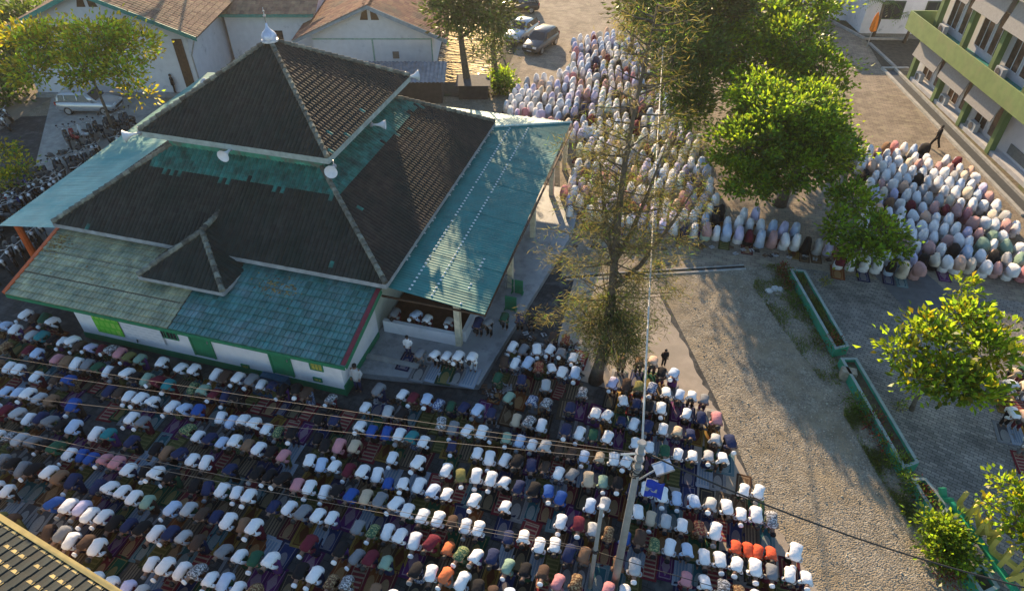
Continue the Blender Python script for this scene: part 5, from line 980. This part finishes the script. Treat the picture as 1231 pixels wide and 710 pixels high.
tree('pond_tree', 'slim dark tree with a leaning stem close to the parked cars', (-14.9, 49.2), (-16.3, 51, 7), .2, blobs_px([(598, 35, 6.5, .9, .9, 1.1), (585, 60, 4.5, .8, .8, .8)]), [NEEDLE_D, LEAF_D], 1500, .3, .08, .45, wts=(.6, .4))
tree('bank_shrub', 'bright green shrub on the pond bank beside the low hut', (-14.2, 48.4), (-14.2, 48.4, .7), .05, [(-14.3, 48.5, .9, .8, .9, .7), (-14.9, 49.6, .8, .7, .8, .6)], [LEAF_B, LEAF_G], 1400, .26, .13, .3, cat='shrub', wts=(.5, .5))
# feathery casuarina in the middle
def casuarina(name, label, base, H, tr, lean, wid, nb, low, mats, wts, dens=34, group=None, fork=True):
    t = Thing(name, label, 'tree', (*base, 0), group=group); B_ = Vector((*base, 0)); tk = MB(); P = []; D_ = []; pts = []
    for i in range(13):
        f = i/12; pts.append(B_+Vector((lean[0]*f+math.sin(f*7)*.14, lean[1]*f+math.cos(f*6)*.12, H*f)))
    pts[0].z = -.1; tk.tube(pts, [tr*(1.4 if i == 0 else (1-.9*i/12)) for i in range(13)], 9)
    stems = [(pts, tr)]
    if fork:
        for (fi, dx, dy, hz) in ((4, 2.6, .6, 5.2), (5, 1.2, 1.2, 4.5), (5, -1.0, .5, 4.0)):
            a = pts[fi]; s2 = [a, a+Vector((dx*.35, dy*.35, hz*.22)), a+Vector((dx*.7, dy*.7, hz*.6)), a+Vector((dx, dy, hz))]; tk.tube(s2, [tr*.5, tr*.4, tr*.25, tr*.06], 7); stems.append((s2, tr*.5))
    tw = MB()
    for si, (sp, r0) in enumerate(stems):
        nbr = nb if si == 0 else nb//4
        for k in range(nbr):
            f = low+(1-low)*(k+random.random())/nbr if si == 0 else random.uniform(.35, 1); u = f*(len(sp)-1); i = min(int(u), len(sp)-2); a = sp[i].lerp(sp[i+1], u-i); an = random.uniform(0, 6.283)
            ln = wid*(1.02-f*.75)*random.uniform(.5, 1.15) if si == 0 else wid*.4*random.uniform(.5, 1.1)
            e = a+Vector((math.cos(an)*ln, math.sin(an)*ln, ln*random.uniform(.1, .5))); m_ = a.lerp(e, .5)+Vector((0, 0, -.05*ln)); tw.tube([a, m_, e], [max(.014, r0*.16), max(.01, r0*.1), .006], 4, cap=False)
            for c in range(max(2, int(ln*(3.2 if f < .5 or si else 2.1)))):
                q = a.lerp(e, random.uniform(.3, 1.05))+Vector((random.gauss(0, .1), random.gauss(0, .1), random.gauss(0, .08))); g = rng.normal(size=(dens, 3))*np.array((.22, .22, .13)); P.append(np.array(q)+g); D_.append(np.array((math.cos(an), math.sin(an), -.15))*.7+rng.normal(size=(dens, 3))*.6)
    t.part('trunk', tk, BARK, True); t.part('branches', tw, BARK, kind='stuff'); P = np.concatenate(P); D_ = np.concatenate(D_)
    link('crown', leaf_mesh('crown', P-np.array((*base, 0)), D_, .26, .02, mats, .05, rng.choice(len(wts), len(P), p=np.array(wts)/sum(wts))), t.o); return t
casuarina('feathery_tree', 'tall wispy olive-brown casuarina rising in the middle of the forecourt', (-2.03, 20.5), 15.6, .24, (.4, .9), 3.7, 120, .2, [NEEDLE, NEEDLE_D, LEAF_G], (.6, .28, .12), 27)
casuarina('feathery_tree', 'slender golden casuarina at the far corner of the praying women', (-6.0, 57.5), 9.5, .16, (.3, .2), 2.6, 60, .12, [NEEDLE, LEAF_Y, NEEDLE_D], (.6, .25, .15), 30, fork=False)
casuarina('feathery_tree', 'small brown casuarina against the dark conifer beside the women', (3.2, 42.0), 5.2, .1, (0, .2), 1.7, 36, .2, [NEEDLE, NEEDLE_D], (.75, .25), 30, fork=False)
# palms by the guest house
for i, (bx, by, h_, lab) in enumerate(((14.6, 69.0, 3.2, 'small palm in front of the dark guest house window'), (17.2, 68.6, 2.3, 'low palm at the end of the office block'))):
    t = Thing('palm_tree', lab, 'palm', (bx, by, 0), group='palms by the guest house'); mb = MB(); mb.tube([(bx, by, -.05), (bx+.1, by, h_*.5), (bx, by, h_)], [.16, .12, .1], 8); t.part('trunk', mb, BARK, True)
    for k in range(13):
        an = k*2.4; ln = random.uniform(1.3, 1.9); mb = MB()
        for j in range(12):
            f = j/11; c = Vector((bx+math.cos(an)*ln*f, by+math.sin(an)*ln*f, h_+.55*ln*f-ln*.85*f*f)); sd = Vector((-math.sin(an), math.cos(an), 0))
            for s in (-1, 1): w_ = .42*(1-abs(f-.4)); tip = c+sd*s*w_+Vector((math.cos(an)*.2, math.sin(an)*.2, -.14)); mb.add([c, c+Vector((math.cos(an)*.07, math.sin(an)*.07, 0)), tip], [(0, 1, 2)])
        t.part('frond', mb, LEAF_G)
tree('feathery_tree', 'dense dark green lower foliage clump of a young casuarina beside the tall wispy one', (-1.75, 20.7), (-1.7, 20.7, 3), .09, [(-1.1, 20.6, 3.2, .8, .7, .9), (-1.9, 20.7, 2.2, .8, .7, .9), (-.9, 20.7, 2.2, .6, .6, .7), (-2.6, 20.8, 3.5, .9, .7, .7), (-1.6, 20.7, 4.2, .9, .7, .7)], [NEEDLE_D, LEAF_D, NEEDLE], 11000, .22, .03, .25, wts=(.75, .15, .1), per=40)
# grass strip and red-leaved shrubs left of the planters
def scatter_grass(poly, n, h_):
    P = []
    while len(P) < n:
        i = rng.integers(len(poly)); x = rng.uniform(min(p[0] for p in poly), max(p[0] for p in poly)); y = rng.uniform(min(p[1] for p in poly), max(p[1] for p in poly))
        if inside(x, y, poly) and math.sin(x*3.1+y*1.3)+math.sin(x*1.1-y*2.7)+rng.normal()*.6 > -.2: P.append((x, y, .005))
    P = np.array(P); return P, np.stack([rng.normal(size=n)*.5, rng.normal(size=n)*.5, np.full(n, .8)], 1)
gp = pxpoly([(915, 318), (948, 318), (1005, 425), (1012, 470), (985, 455), (940, 395), (905, 345)]); P, D_ = scatter_grass(gp, 5200, .1)
gp2 = pxpoly([(1012, 470), (1040, 500), (1085, 590), (1120, 640), (1100, 640), (1060, 580), (1015, 500)]); P2, D2 = scatter_grass(gp2, 3500, .1)
tag(link('grass', leaf_mesh('grass', np.concatenate([P, P2]), np.concatenate([D_, D2]), .12, .03, mat('grass_blade', (.11, .14, .04), .7, .3, 1, island=.4, trans=.3), .05)), 'patchy green grass between gravel and planters', 'grass', None, 'stuff')
for nme, poly in (('planter_weeds', pxpoly([(955, 326), (966, 327), (1016, 414), (1006, 416)], .38)),):
    P, D_ = scatter_grass(poly, 2200, .1); P[:, 2] = .37; tag(link('weeds', leaf_mesh('weeds', P, D_, .12, .03, MATS['grass_blade'], .05)), 'low weeds growing in the long planter', 'weeds', None, 'stuff')
for i, (px, py, h_, mm, lab) in enumerate(((940, 330, .5, 0, 'dry reddish shrub at the head of the long planter'), (950, 345, .35, 0, 'small rust-coloured shrub just below the planter head'), (948, 362, .3, 1, 'low green tuft beside the pale rubbish heap'), (1000, 418, .55, 0, 'red-leaved shrub against the lower end of the long planter'), (1028, 490, .6, 1, 'leafy green shrub below the broken pillar'), (1045, 512, .55, 0, 'red-leaved shrub beside the middle planter'), (1058, 535, .5, 0, 'dense red shrub half-way along the middle planter'), (1075, 560, .55, 1, 'green shrub with reddish tips near the planter gap'), (1085, 585, .6, 1, 'green shrub beside the short planter'), (1105, 600, .5, 0, 'reddish shrub below the short planter'), (1130, 690, .5, 0, 'brown shrub under the big glossy bush'), (975, 380, .25, 1, 'small tuft of grass on the strip by the planter'))):
    p = at(px, py); tree('low_shrub', lab, (p.x, p.y), (p.x, p.y, h_*.6), .03, [(p.x, p.y, h_*.7, .35, .4, h_*.5), (p.x+.15, p.y-.25, h_*.5, .28, .3, h_*.4)], [REDLEAF if mm == 0 else LEAF_G, LEAF_G], 420, .11, .05, .14, wts=(.7, .3), group='low shrubs along the planters', cat='shrub', per=20)
for px, py, lab in ((992, 342, 'spiky weed tuft growing on the paver yard near the planter'), (1080, 492, 'thin weed at the foot of the lone young tree'), (790, 322, 'bright weed tuft at the end of the drain')):
    p = at(px, py); tree('weed_tuft', lab, (p.x, p.y), (p.x, p.y, .25), .015, [(p.x, p.y, .2, .22, .22, .15)], [LEAF_G, LEAF_Y], 160, .16, .03, .12, wts=(.7, .3), group='weed tufts on paved ground', cat='weed', per=20, limbs=False)
# pale rubbish heap
mb = MB(); p = at(930, 350)
rk = Thing('rubbish_heap', 'small pale heap of rubble and plastic on the grass strip', 'rubbish', p)
for k in range(4):
    q = p+Vector((random.uniform(-.3, .3), random.uniform(-.2, .2), 0)); r0 = random.uniform(.14, .25); mb = MB(); mb.loft([[q+Vector((math.cos(a*.785)*r0*s*random.uniform(.8, 1.2), math.sin(a*.785)*r0*s*random.uniform(.7, 1.1), z)) for a in range(8)] for s, z in ((1, 0), (.9, .08), (.45, .17))]); rk.part('lump', mb, mat('pale_rubble', (.5, .5, .5), .9, .2, 5))
# ------------------------------------------------------------------ poles, cables, wires
wood = mat('weathered_pole', (.3, .29, .27), .85, .15, 4, .3, 20, col2=(.28, .27, .25), c2scale=1.2)
CABLE = mat('cable_black', (.02, .02, .02), .6); CABLE_T = mat('cable_tan', (.22, .17, .13), .6); CABLE_W = mat('cable_pale', (.6, .55, .48), .6, .2, 9)
b1 = Vector((.25, 11.63, 0)); top1 = Vector((.25, 11.63, 7.65))
up_ = Thing('utility_pole', 'tall grey concrete utility pole rising out of the praying men', 'utility pole', b1)
mb = MB(); mb.tube([b1-Vector((0, 0, .1)), b1+Vector((0, 0, 4)), top1], [.13, .108, .085], 12); up_.part('pole', mb, wood, True)
mb = MB(); mb.tube([top1, top1+Vector((0, 0, .05))], [.13, .1], 12); up_.part('pole_cap', mb, CONC)
for z in (7.25, 6.95, 6.6):
    mb = MB(); mb.tube([b1+Vector((0, 0, z)), b1+Vector((0, 0, z+.06))], [.14, .14], 12); up_.part('clamp', mb, STEEL)
mb = MB(); mb.tube([b1+Vector((-.12, -.02, 7.2)), b1+Vector((-.5, -.2, 7.25))], .035, 6); mb.tube([b1+Vector((-.12, 0, 6.9)), b1+Vector((-.42, .1, 6.95))], .03, 6); up_.part('bracket', mb, STEEL)
mb = MB()
for k in range(3): mb.tube([b1+Vector((.16*math.cos(a*.6+k), .16*math.sin(a*.6+k)-.1, 6.4+k*.15+.06*math.sin(a))) for a in range(9)], .02, 5)
up_.part('cable_coil', mb, CABLE, True)
# solar street lamp fixed to the pole
sp = Thing('solar_lamp', 'solar street lamp with pale tilted panel on an arm of the utility pole', 'street lamp', b1+Vector((.12, 0, 6.2)))
mb = MB(); mb.tube([b1+Vector((.1, 0, 6.1)), b1+Vector((.5, .12, 6.55))], .03, 6); sp.part('arm', mb, STEEL)
T = Matrix.Translation(b1+Vector((.66, .12, 6.7))) @ Matrix.Rotation(R(28), 4, 'Z') @ Matrix.Rotation(R(-14), 4, 'Y'); mb = MB(); mb.box((-.25, -.17, -.02), (.25, .17, .02), 0, T); sp.part('panel', mb, mat('solar_panel_pale', (.3, .4, .55), .25, .1, 4))
mb = MB(); mb.box((-.26, -.19, -.035), (.26, -.171, .03), 0, T); mb.box((-.26, .171, -.035), (.26, .19, .03), 0, T); sp.part('panel_frame', mb, STEEL)
mb = MB(); mb.box((.3, -.2, 5.95), (.62, .12, 6.1), 0, Matrix.Translation(b1)); sp.part('lamp_head', mb, GREYW)
bn = MB(); q0 = b1+Vector((.3, -.12, 6.42)); vs = []
for j in range(7):
    for i in range(5): vs.append(q0+Vector((i*.12, -.05+.04*math.sin(i*1.6+j*.7), -j*.12)))
bn.add(vs, [(j*5+i, j*5+i+1, (j+1)*5+i+1, (j+1)*5+i) for j in range(6) for i in range(4)]); bn.add([v+Vector((0, -.01, 0)) for v in vs], [(j*5+i, (j+1)*5+i, (j+1)*5+i+1, j*5+i+1) for j in range(6) for i in range(4)])
single('banner', bn, mat('banner_blue', (.015, .05, .42), .7, .2, 5, col2=(.2, .28, .6), c2scale=4, c2pos=(.62, .7)), 'deep blue cloth banner hanging under the solar lamp panel', 'banner', smooth=True)
b2 = Vector((-.52, 11.41, 0)); p2 = Thing('lamp_post', 'thin pale post standing just beside the tall utility pole', 'post', b2)
mb = MB(); mb.tube([b2, b2+Vector((0, 0, 4.75))], [.075, .06], 10); p2.part('pole', mb, wood, True); mb = MB(); mb.tube([b2+Vector((0, 0, 4.75)), b2+Vector((0, 0, 4.8))], [.09, .08], 10); p2.part('post_cap', mb, WHITE_W)
mb = MB(); mb.tube([b2+Vector((0, 0, 2.3)), b2+Vector((0, 0, 2.42))], .11, 10); p2.part('clamp', mb, DARK)
def wire(name, p, q, sag, m, label, r=.018, cat='cable', grp=None):
    p, q = Vector(p), Vector(q); mb = MB(); mb.tube([p.lerp(q, t/14)+Vector((0, 0, -sag*4*(t/14)*(1-t/14))) for t in range(15)], r, 5); return single(name, mb, m, label, cat, grp, True, p)
wt = b1+Vector((-.2, 0, 7.2))
wire('service_cable', b1+Vector((0, .1, 7.55)), at(799, 28, 7.4), .5, CABLE_W, 'thick pale cable running from the utility pole up past the wispy tree', .032)
wire('overhead_wire', b1+Vector((.12, 0, 7.3)), at(1300, 722, 4.4), .55, CABLE, 'black overhead wire crossing the gravel yard towards the letter sign', .026)
WG = 'tan wires crossing over the praying men'
wire('overhead_wire', wt, at(-40, 422, 4.5), .1, CABLE_T, 'highest of the tan wires, ending along the mosque wall side', .009, grp=WG)
wire('overhead_wire', wt+Vector((0, 0, -.12)), at(-40, 436, 4.5), .12, CABLE_T, 'second tan wire close under the highest one', .009, grp=WG)
wire('overhead_wire', wt+Vector((0, .05, -.4)), at(-40, 470, 4.5), .1, CABLE_T, 'third tan wire passing over the middle rows', .009, grp=WG)
wire('overhead_wire', b2+Vector((0, 0, 2.4)), at(-40, 506, 3), .12, CABLE_T, 'upper tan wire starting from the thin pale post', .009, grp=WG)
wire('overhead_wire', b2+Vector((0, 0, 2.3)), at(-40, 516, 3), .2, CABLE_T, 'lower tan wire starting from the thin pale post', .009, grp=WG)
wire('overhead_wire', b2+Vector((.05, 0, 2.3)), at(1010, 745, 2.2), .1, CABLE, 'thin black wire from the pale post over the front rows', .012, grp=WG)
# kerb-side lamp poles near the parked cars
for px, py, h_, lab in ((592, 92, 4.5, 'slim grey lamp pole by the pond shrub'), (602, 62, 4.2, 'curved white lamp pole next to the parked cars')):
    p = at(px, py); t = Thing('lamp_pole', lab, 'street lamp', p, group='lamp poles near the parked cars'); mb = MB(); mb.tube([p, p+Vector((0, 0, h_)), p+Vector((-.2, 0, h_+.5)), p+Vector((-.8, .1, h_+.7))], [.07, .06, .05, .04], 7); t.part('pole', mb, STEEL, True); mb = MB(); mb.box((-1.2, -.0, h_+.64), (-.75, .2, h_+.74), 0, Matrix.Translation(p)); t.part('lamp_head', mb, WHITE_W)
# ------------------------------------------------------------------ vehicles
def car(label, loc, rz, paint, kind='mpv', L_=4.3, W_=1.7, H_=1.65):
    t = Thing('parked_car', label, 'car', loc, rz, 'cars parked beyond the praying women')   # local: nose to -y
    w2 = W_/2; k = L_/4.3
    prof = [(-2.15, .45, .62, .78), (-2.1, .3, .78, .86), (-1.9, .26, .86, .93), (-1.2, .24, .98, .98), (-.95, .24, 1.02, 1), (.2, .24, 1.02, 1), (1.5, .24, 1.03, .99), (2.0, .28, 1.0, .95), (2.12, .4, .9, .88)]
    rings = []
    for y, zb, zt, f in prof:
        ww = w2*f; rings.append([Vector((x, y*k, z)) for x, z in ((-ww*.8, zb), (-ww*.98, zb+.12), (-ww, zb+.4*(zt-zb)), (-ww*.96, zt-.08), (-ww*.82, zt), (ww*.82, zt), (ww*.96, zt-.08), (ww, zb+.4*(zt-zb)), (ww*.98, zb+.12), (ww*.8, zb))])
    mb = MB(); mb.loft(rings); t.part('body', mb, paint, True)
    cab = [(-.98, 1.0, .72), (-.35, H_-.08, .62), (.1, H_, .63), (1.4, H_-.02, .62), (1.85, H_-.18, .58), (2.05, 1.0, .7)] if kind == 'mpv' else [(-.85, 1.0, .7), (-.15, H_-.05, .58), (.3, H_, .58), (1.0, H_-.03, .56), (1.75, 1.02, .66)]
    rings = [[Vector((x, y*k, z_)) for x, z_ in ((-w2*.92, 1.0), (-w2*(f+.3), 1.02+(z-1)*.1), (-w2*(f+.14), z-.06 if z > 1.1 else 1.03), (-w2*f, z), (w2*f, z), (w2*(f+.14), z-.06 if z > 1.1 else 1.03), (w2*(f+.3), 1.02+(z-1)*.1), (w2*.92, 1.0))] for y, z, f in cab]
    mb = MB(); mb.loft(rings); t.part('roof', mb, paint, True)
    G = mat('car_glass', (.02, .022, .025), .05, .1, 2, spec=.8)
    def quad(name, pts, m):
        mb = MB(); mb.slab(pts, .012); t.part(name, mb, m)
    y0, z0, f0 = cab[0]; y1, z1, f1 = cab[1]
    quad('windscreen', [(-w2*(f0+.1), (y0+.06)*k, 1.07), (w2*(f0+.1), (y0+.06)*k, 1.07), (w2*(f1+.02), (y1-.05)*k, z1-.03), (-w2*(f1+.02), (y1-.05)*k, z1-.03)], G)
    ya, za, fa = cab[-2]; yb, zb, fb = cab[-1]
    quad('rear_window', [(w2*(fb), (yb-.02)*k, 1.12), (-w2*(fb), (yb-.02)*k, 1.12), (-w2*fa, (ya+.06)*k, za-.05), (w2*fa, (ya+.06)*k, za-.05)], G)
    for s in (-1, 1):
        ys = [-.5, .35, .42, 1.25, 1.32, 1.75]
        for a_, b_ in ((0, 1), (2, 3), (4, 5)):
            p_ = [(s*w2*.955, ys[a_]*k, 1.07), (s*w2*.955, ys[b_]*k, 1.07), (s*w2*.8, (ys[b_]-(.06 if a_ == 4 else 0))*k, H_-.16), (s*w2*.8, (ys[a_]+(.32 if a_ == 0 else 0))*k, H_-.16)]
            quad('side_window', p_ if s > 0 else p_[::-1], G)
        for y in (-1.32, 1.3):
            mb = MB(); T = Matrix.Translation((s*(w2-.1), y*k, .32)) @ Matrix.Rotation(R(90), 4, 'Y'); mb.lathe([(.18, -.1), (.3, -.1), (.32, -.06), (.32, .06), (.3, .1), (.18, .1)], (0, 0, 0), 18, T); wh = t.part('wheel', mb, BLACK, True)
            mb = MB(); mb.lathe([(0, s*.085), (.19, s*.1), (.2, s*.11), (.05, s*.115), (0, s*.11)], (0, 0, 0), 14, T); t.part('rim', mb, STEEL, parent=wh)
        mb = MB(); mb.box((s*w2*.55-.16, -2.14*k, .66), (s*w2*.55+.16, -2.0*k, .8)); t.part('headlight', mb, mat('headlight', (.7, .72, .75), .1))
        mb = MB(); mb.box((s*w2*.82-.08, 2.02*k, .75), (s*w2*.82+.08, 2.13*k, .98)); t.part('tail_light', mb, mat('tail_light', (.4, .02, .02), .3))
        mb = MB(); mb.box((s*(w2+.02)-.09, -.72*k, 1.02), (s*(w2+.02)+.09, -.6*k, 1.16)); t.part('mirror', mb, paint)
    mb = MB(); mb.box((-.5, -2.17*k, .5), (.5, -2.1*k, .64)); t.part('grille', mb, DARK)
    mb = MB(); mb.box((-.22, -2.2*k, .4), (.22, -2.171*k, .49)); t.part('number_plate', mb, mat('plate', (.5, .5, .5), .5))
    return t
SILV = mat('silver_paint', (.5, .51, .53), .25, .05, 2, metal=.5, spec=.6); DGREY = mat('dark_grey_paint', (.09, .09, .095), .22, .05, 2, metal=.4, spec=.6); BLK = mat('black_paint', (.02, .02, .024), .2, .05, 2, spec=.6)
p = at(627, 46); car('silver saloon car standing behind the dark grey one', p, R(-12), SILV, 'car')
p = at(650, 58); car('dark grey people carrier parked in front of the silver car', p, R(-14), DGREY)
p = at(622, 14); car('black car parked furthest up the lane beside the pond trees', p, R(-70), BLK)
p = at(112, 133); car('silver car half hidden under the yellow-leaved tree', p, R(105), SILV)
def motorbike(paint):
    t = Thing('motorbike', 'm', 'motorbike', (0, 0, 0), 0, 'motorbikes parked beside the mosque', True)   # nose to -y
    for nm, y in (('front_wheel', -.62), ('rear_wheel', .6)):
        T = Matrix.Translation((0, y, .27)) @ Matrix.Rotation(R(90), 4, 'Y'); mb = MB(); mb.lathe([(.19, -.045), (.25, -.045), (.27, 0), (.25, .045), (.19, .045), (.19, -.045)], (0, 0, 0), 14, T); w_ = t.part(nm, mb, BLACK, True)
        mb = MB(); mb.lathe([(0, -.02), (.05, -.03), (.19, -.012), (.19, .012), (.05, .03), (0, .02)], (0, 0, 0), 8, T); t.part('rim', mb, STEEL, parent=w_)
    mb = MB(); loft_path(mb, [(0, .78, .72, .05, .05), (0, .6, .62, .13, .12), (0, .25, .5, .14, .14), (0, -.05, .34, .13, .07), (0, -.28, .38, .13, .1), (0, -.42, .62, .15, .09), (0, -.44, .85, .12, .07)], n=8); t.part('body', mb, paint, True)
    mb = MB(); loft_path(mb, [(0, .72, .8, .08, .03), (0, .5, .79, .14, .05), (0, .15, .74, .13, .05), (0, -.02, .7, .08, .03)], n=8); t.part('seat', mb, BLACK, True)
    mb = MB(); mb.tube([(-.34, -.32, 1.0), (-.2, -.4, 1.0), (0, -.46, .95), (.2, -.4, 1.0), (.34, -.32, 1.0)], .022, 6); t.part('handlebar', mb, STEEL, True)
    mb = MB(); mb.tube([(0, -.45, .9), (0, -.6, .3)], .04, 6); t.part('fork', mb, STEEL)
    mb = MB(); mb.lathe([(0, 0), (.09, .02), (.08, .1), (0, .12)], (0, -.5, .86), 10, Matrix.Rotation(R(90), 4, 'X')); t.part('headlight', mb, MATS['headlight'], True)
    mb = MB(); loft_path(mb, [(0, -.92, .42, .05, .03), (0, -.72, .58, .07, .04), (0, -.5, .55, .07, .04)], n=6); t.part('mudguard', mb, paint, True)
    for s in (-1, 1):
        mb = MB(); mb.tube([(s*.26, -.36, 1.0), (s*.32, -.4, 1.16)], .01, 4); mb.box((s*.33-.05, -.43, 1.14), (s*.33+.05, -.41, 1.22)); t.part('mirror', mb, DARK)
    mb = MB(); mb.tube([(.12, .1, .25), (.15, .4, .3), (.17, .85, .38)], [.03, .04, .05], 7); t.part('exhaust', mb, STEEL, True)
    return t.o
PNT = {'black': BLK, 'dark grey': DGREY, 'red': mat('red_paint', (.3, .02, .02), .25, .05, 2, spec=.6), 'white': mat('white_paint', (.65, .65, .66), .25, .05, 2, spec=.6), 'blue': mat('blue_paint', (.02, .05, .25), .25, .05, 2, spec=.6)}
proto = motorbike(BLK); first = True; k = 0; usedm = set()
RW = [((55, 285), (-6, 335)), ((30, 252), (-12, 300)), ((78, 228), (-10, 268)), ((118, 200), (18, 232)), ((162, 172), (74, 205)), ((160, 152), (82, 176)), ((100, 214), (2, 250))]
for r_, (a, b) in enumerate(RW):
    a, b = at(*a), at(*b); n = int((b-a).length/.52)
    for i in range(n+1):
        p = a.lerp(b, i/max(1, n))+Vector((random.gauss(0, .08), random.gauss(0, .1), .016))
        if random.random() < .08 or p.x > -32.4-.08*(p.y-20): continue
        c = random.choice(['black']*14+['dark grey']*4+['red']*2+['white', 'blue'])
        o = proto if first else copy_tree(proto); first = False; o.scale = (1.1, 1.1, 1.1); o.location = p; o.rotation_euler = (0, R(-7), R(60)+random.gauss(0, .12)+math.pi*(r_ % 2))
        for ch in o.children:
            if ch.name.split('.')[0] in ('body', 'mudguard'): ch.material_slots[0].link = 'OBJECT'; ch.material_slots[0].material = PNT[c]
        rows = ('row nearest the orange posts', 'second row from the orange posts', 'row beside the sparse yellow shrub', 'row in the middle of the park', 'row below the silver car', 'row closest to the silver car', 'row between the shrub and the middle rows')[r_]
        pos = ('at the canopy end', 'next to the canopy end', 'third from the canopy', 'fourth from the canopy', 'fifth from the canopy', 'sixth from the canopy', 'seventh from the canopy', 'eighth from the canopy', 'ninth from the canopy', 'tenth from the canopy', 'eleventh from the canopy')[min(i, 10)]
        tag(o, f'{c} scooter {pos}, {rows}', 'motorbike', 'motorbikes parked beside the mosque')
for (x, y, rz, lab) in ((-46.5, 33.2, 1.2, 'single black scooter on the road edge away from the rows'), (-47.5, 34.3, 1.3, 'single dark scooter next to the one on the road edge')):
    o = copy_tree(proto); o.location = (x, y, .02); o.rotation_euler = (0, R(-7), rz); tag(o, lab, 'motorbike')
# sandals left round the edges (too small to pick apart)
mb = MB(); SC = [mat('sandal_black', (.03, .03, .03), .7), mat('sandal_brown', (.14, .08, .05), .7), mat('sandal_pale', (.4, .4, .42), .7)]
for poly, n in ((pxpoly([(655, 395), (705, 420), (695, 470), (640, 440)]), 60), (pxpoly([(575, 470), (630, 400), (645, 405), (600, 490)]), 40), (pxpoly([(690, 300), (840, 300), (1000, 320), (1000, 312), (840, 292), (690, 285)]), 40), (pxpoly([(440, 486), (570, 500), (560, 490), (440, 476)]), 24), (pxpoly([(640, 200), (672, 200), (660, 290), (640, 280)]), 40)):
    k = 0
    while k < n:
        x = rng.uniform(min(p[0] for p in poly), max(p[0] for p in poly)); y = rng.uniform(min(p[1] for p in poly), max(p[1] for p in poly))
        if not inside(x, y, poly): continue
        an = rng.uniform(0, 6.28); ci = int(rng.integers(3)); k += 1
        for s in (-1, 1):
            T = Matrix.Translation((x, y, .02)) @ Matrix.Rotation(an+s*.1, 4, 'Z') @ Matrix.Translation((s*.07, 0, 0))
            mb.loft([[T @ Vector((a*w_, b, z)) for a, b, w_ in ((-1, -.13, .04), (1, -.13, .04), (1, .0, .035), (1, .13, .045), (-1, .13, .045), (-1, .0, .035))] for z in (0, .03)], ci); mb.tube([T @ Vector((-.045, .04, .03)), T @ Vector((0, .06, .07)), T @ Vector((.045, .04, .03))], .012, 4, ci)
tag(link('footwear', mb.mesh('footwear', SC)), 'scattered sandals left beside the prayer rows', 'sandals', None, 'stuff')
# ------------------------------------------------------------------ thin morning haze
hm = bpy.data.materials.new('haze_air'); hm.use_nodes = True; nt = hm.node_tree; nt.nodes.clear(); o_ = nt.nodes.new('ShaderNodeOutputMaterial'); v_ = nt.nodes.new('ShaderNodeVolumePrincipled')
v_.inputs['Color'].default_value = (.9, .88, .86, 1); v_.inputs['Density'].default_value = .0004; v_.inputs['Anisotropy'].default_value = .72; nt.links.new(v_.outputs[0], o_.inputs['Volume'])
mb = MB(); mb.box((-200, -200, -1), (200, 200, 24)); tag(link('haze', mb.mesh('haze', hm)), kind='stuff')
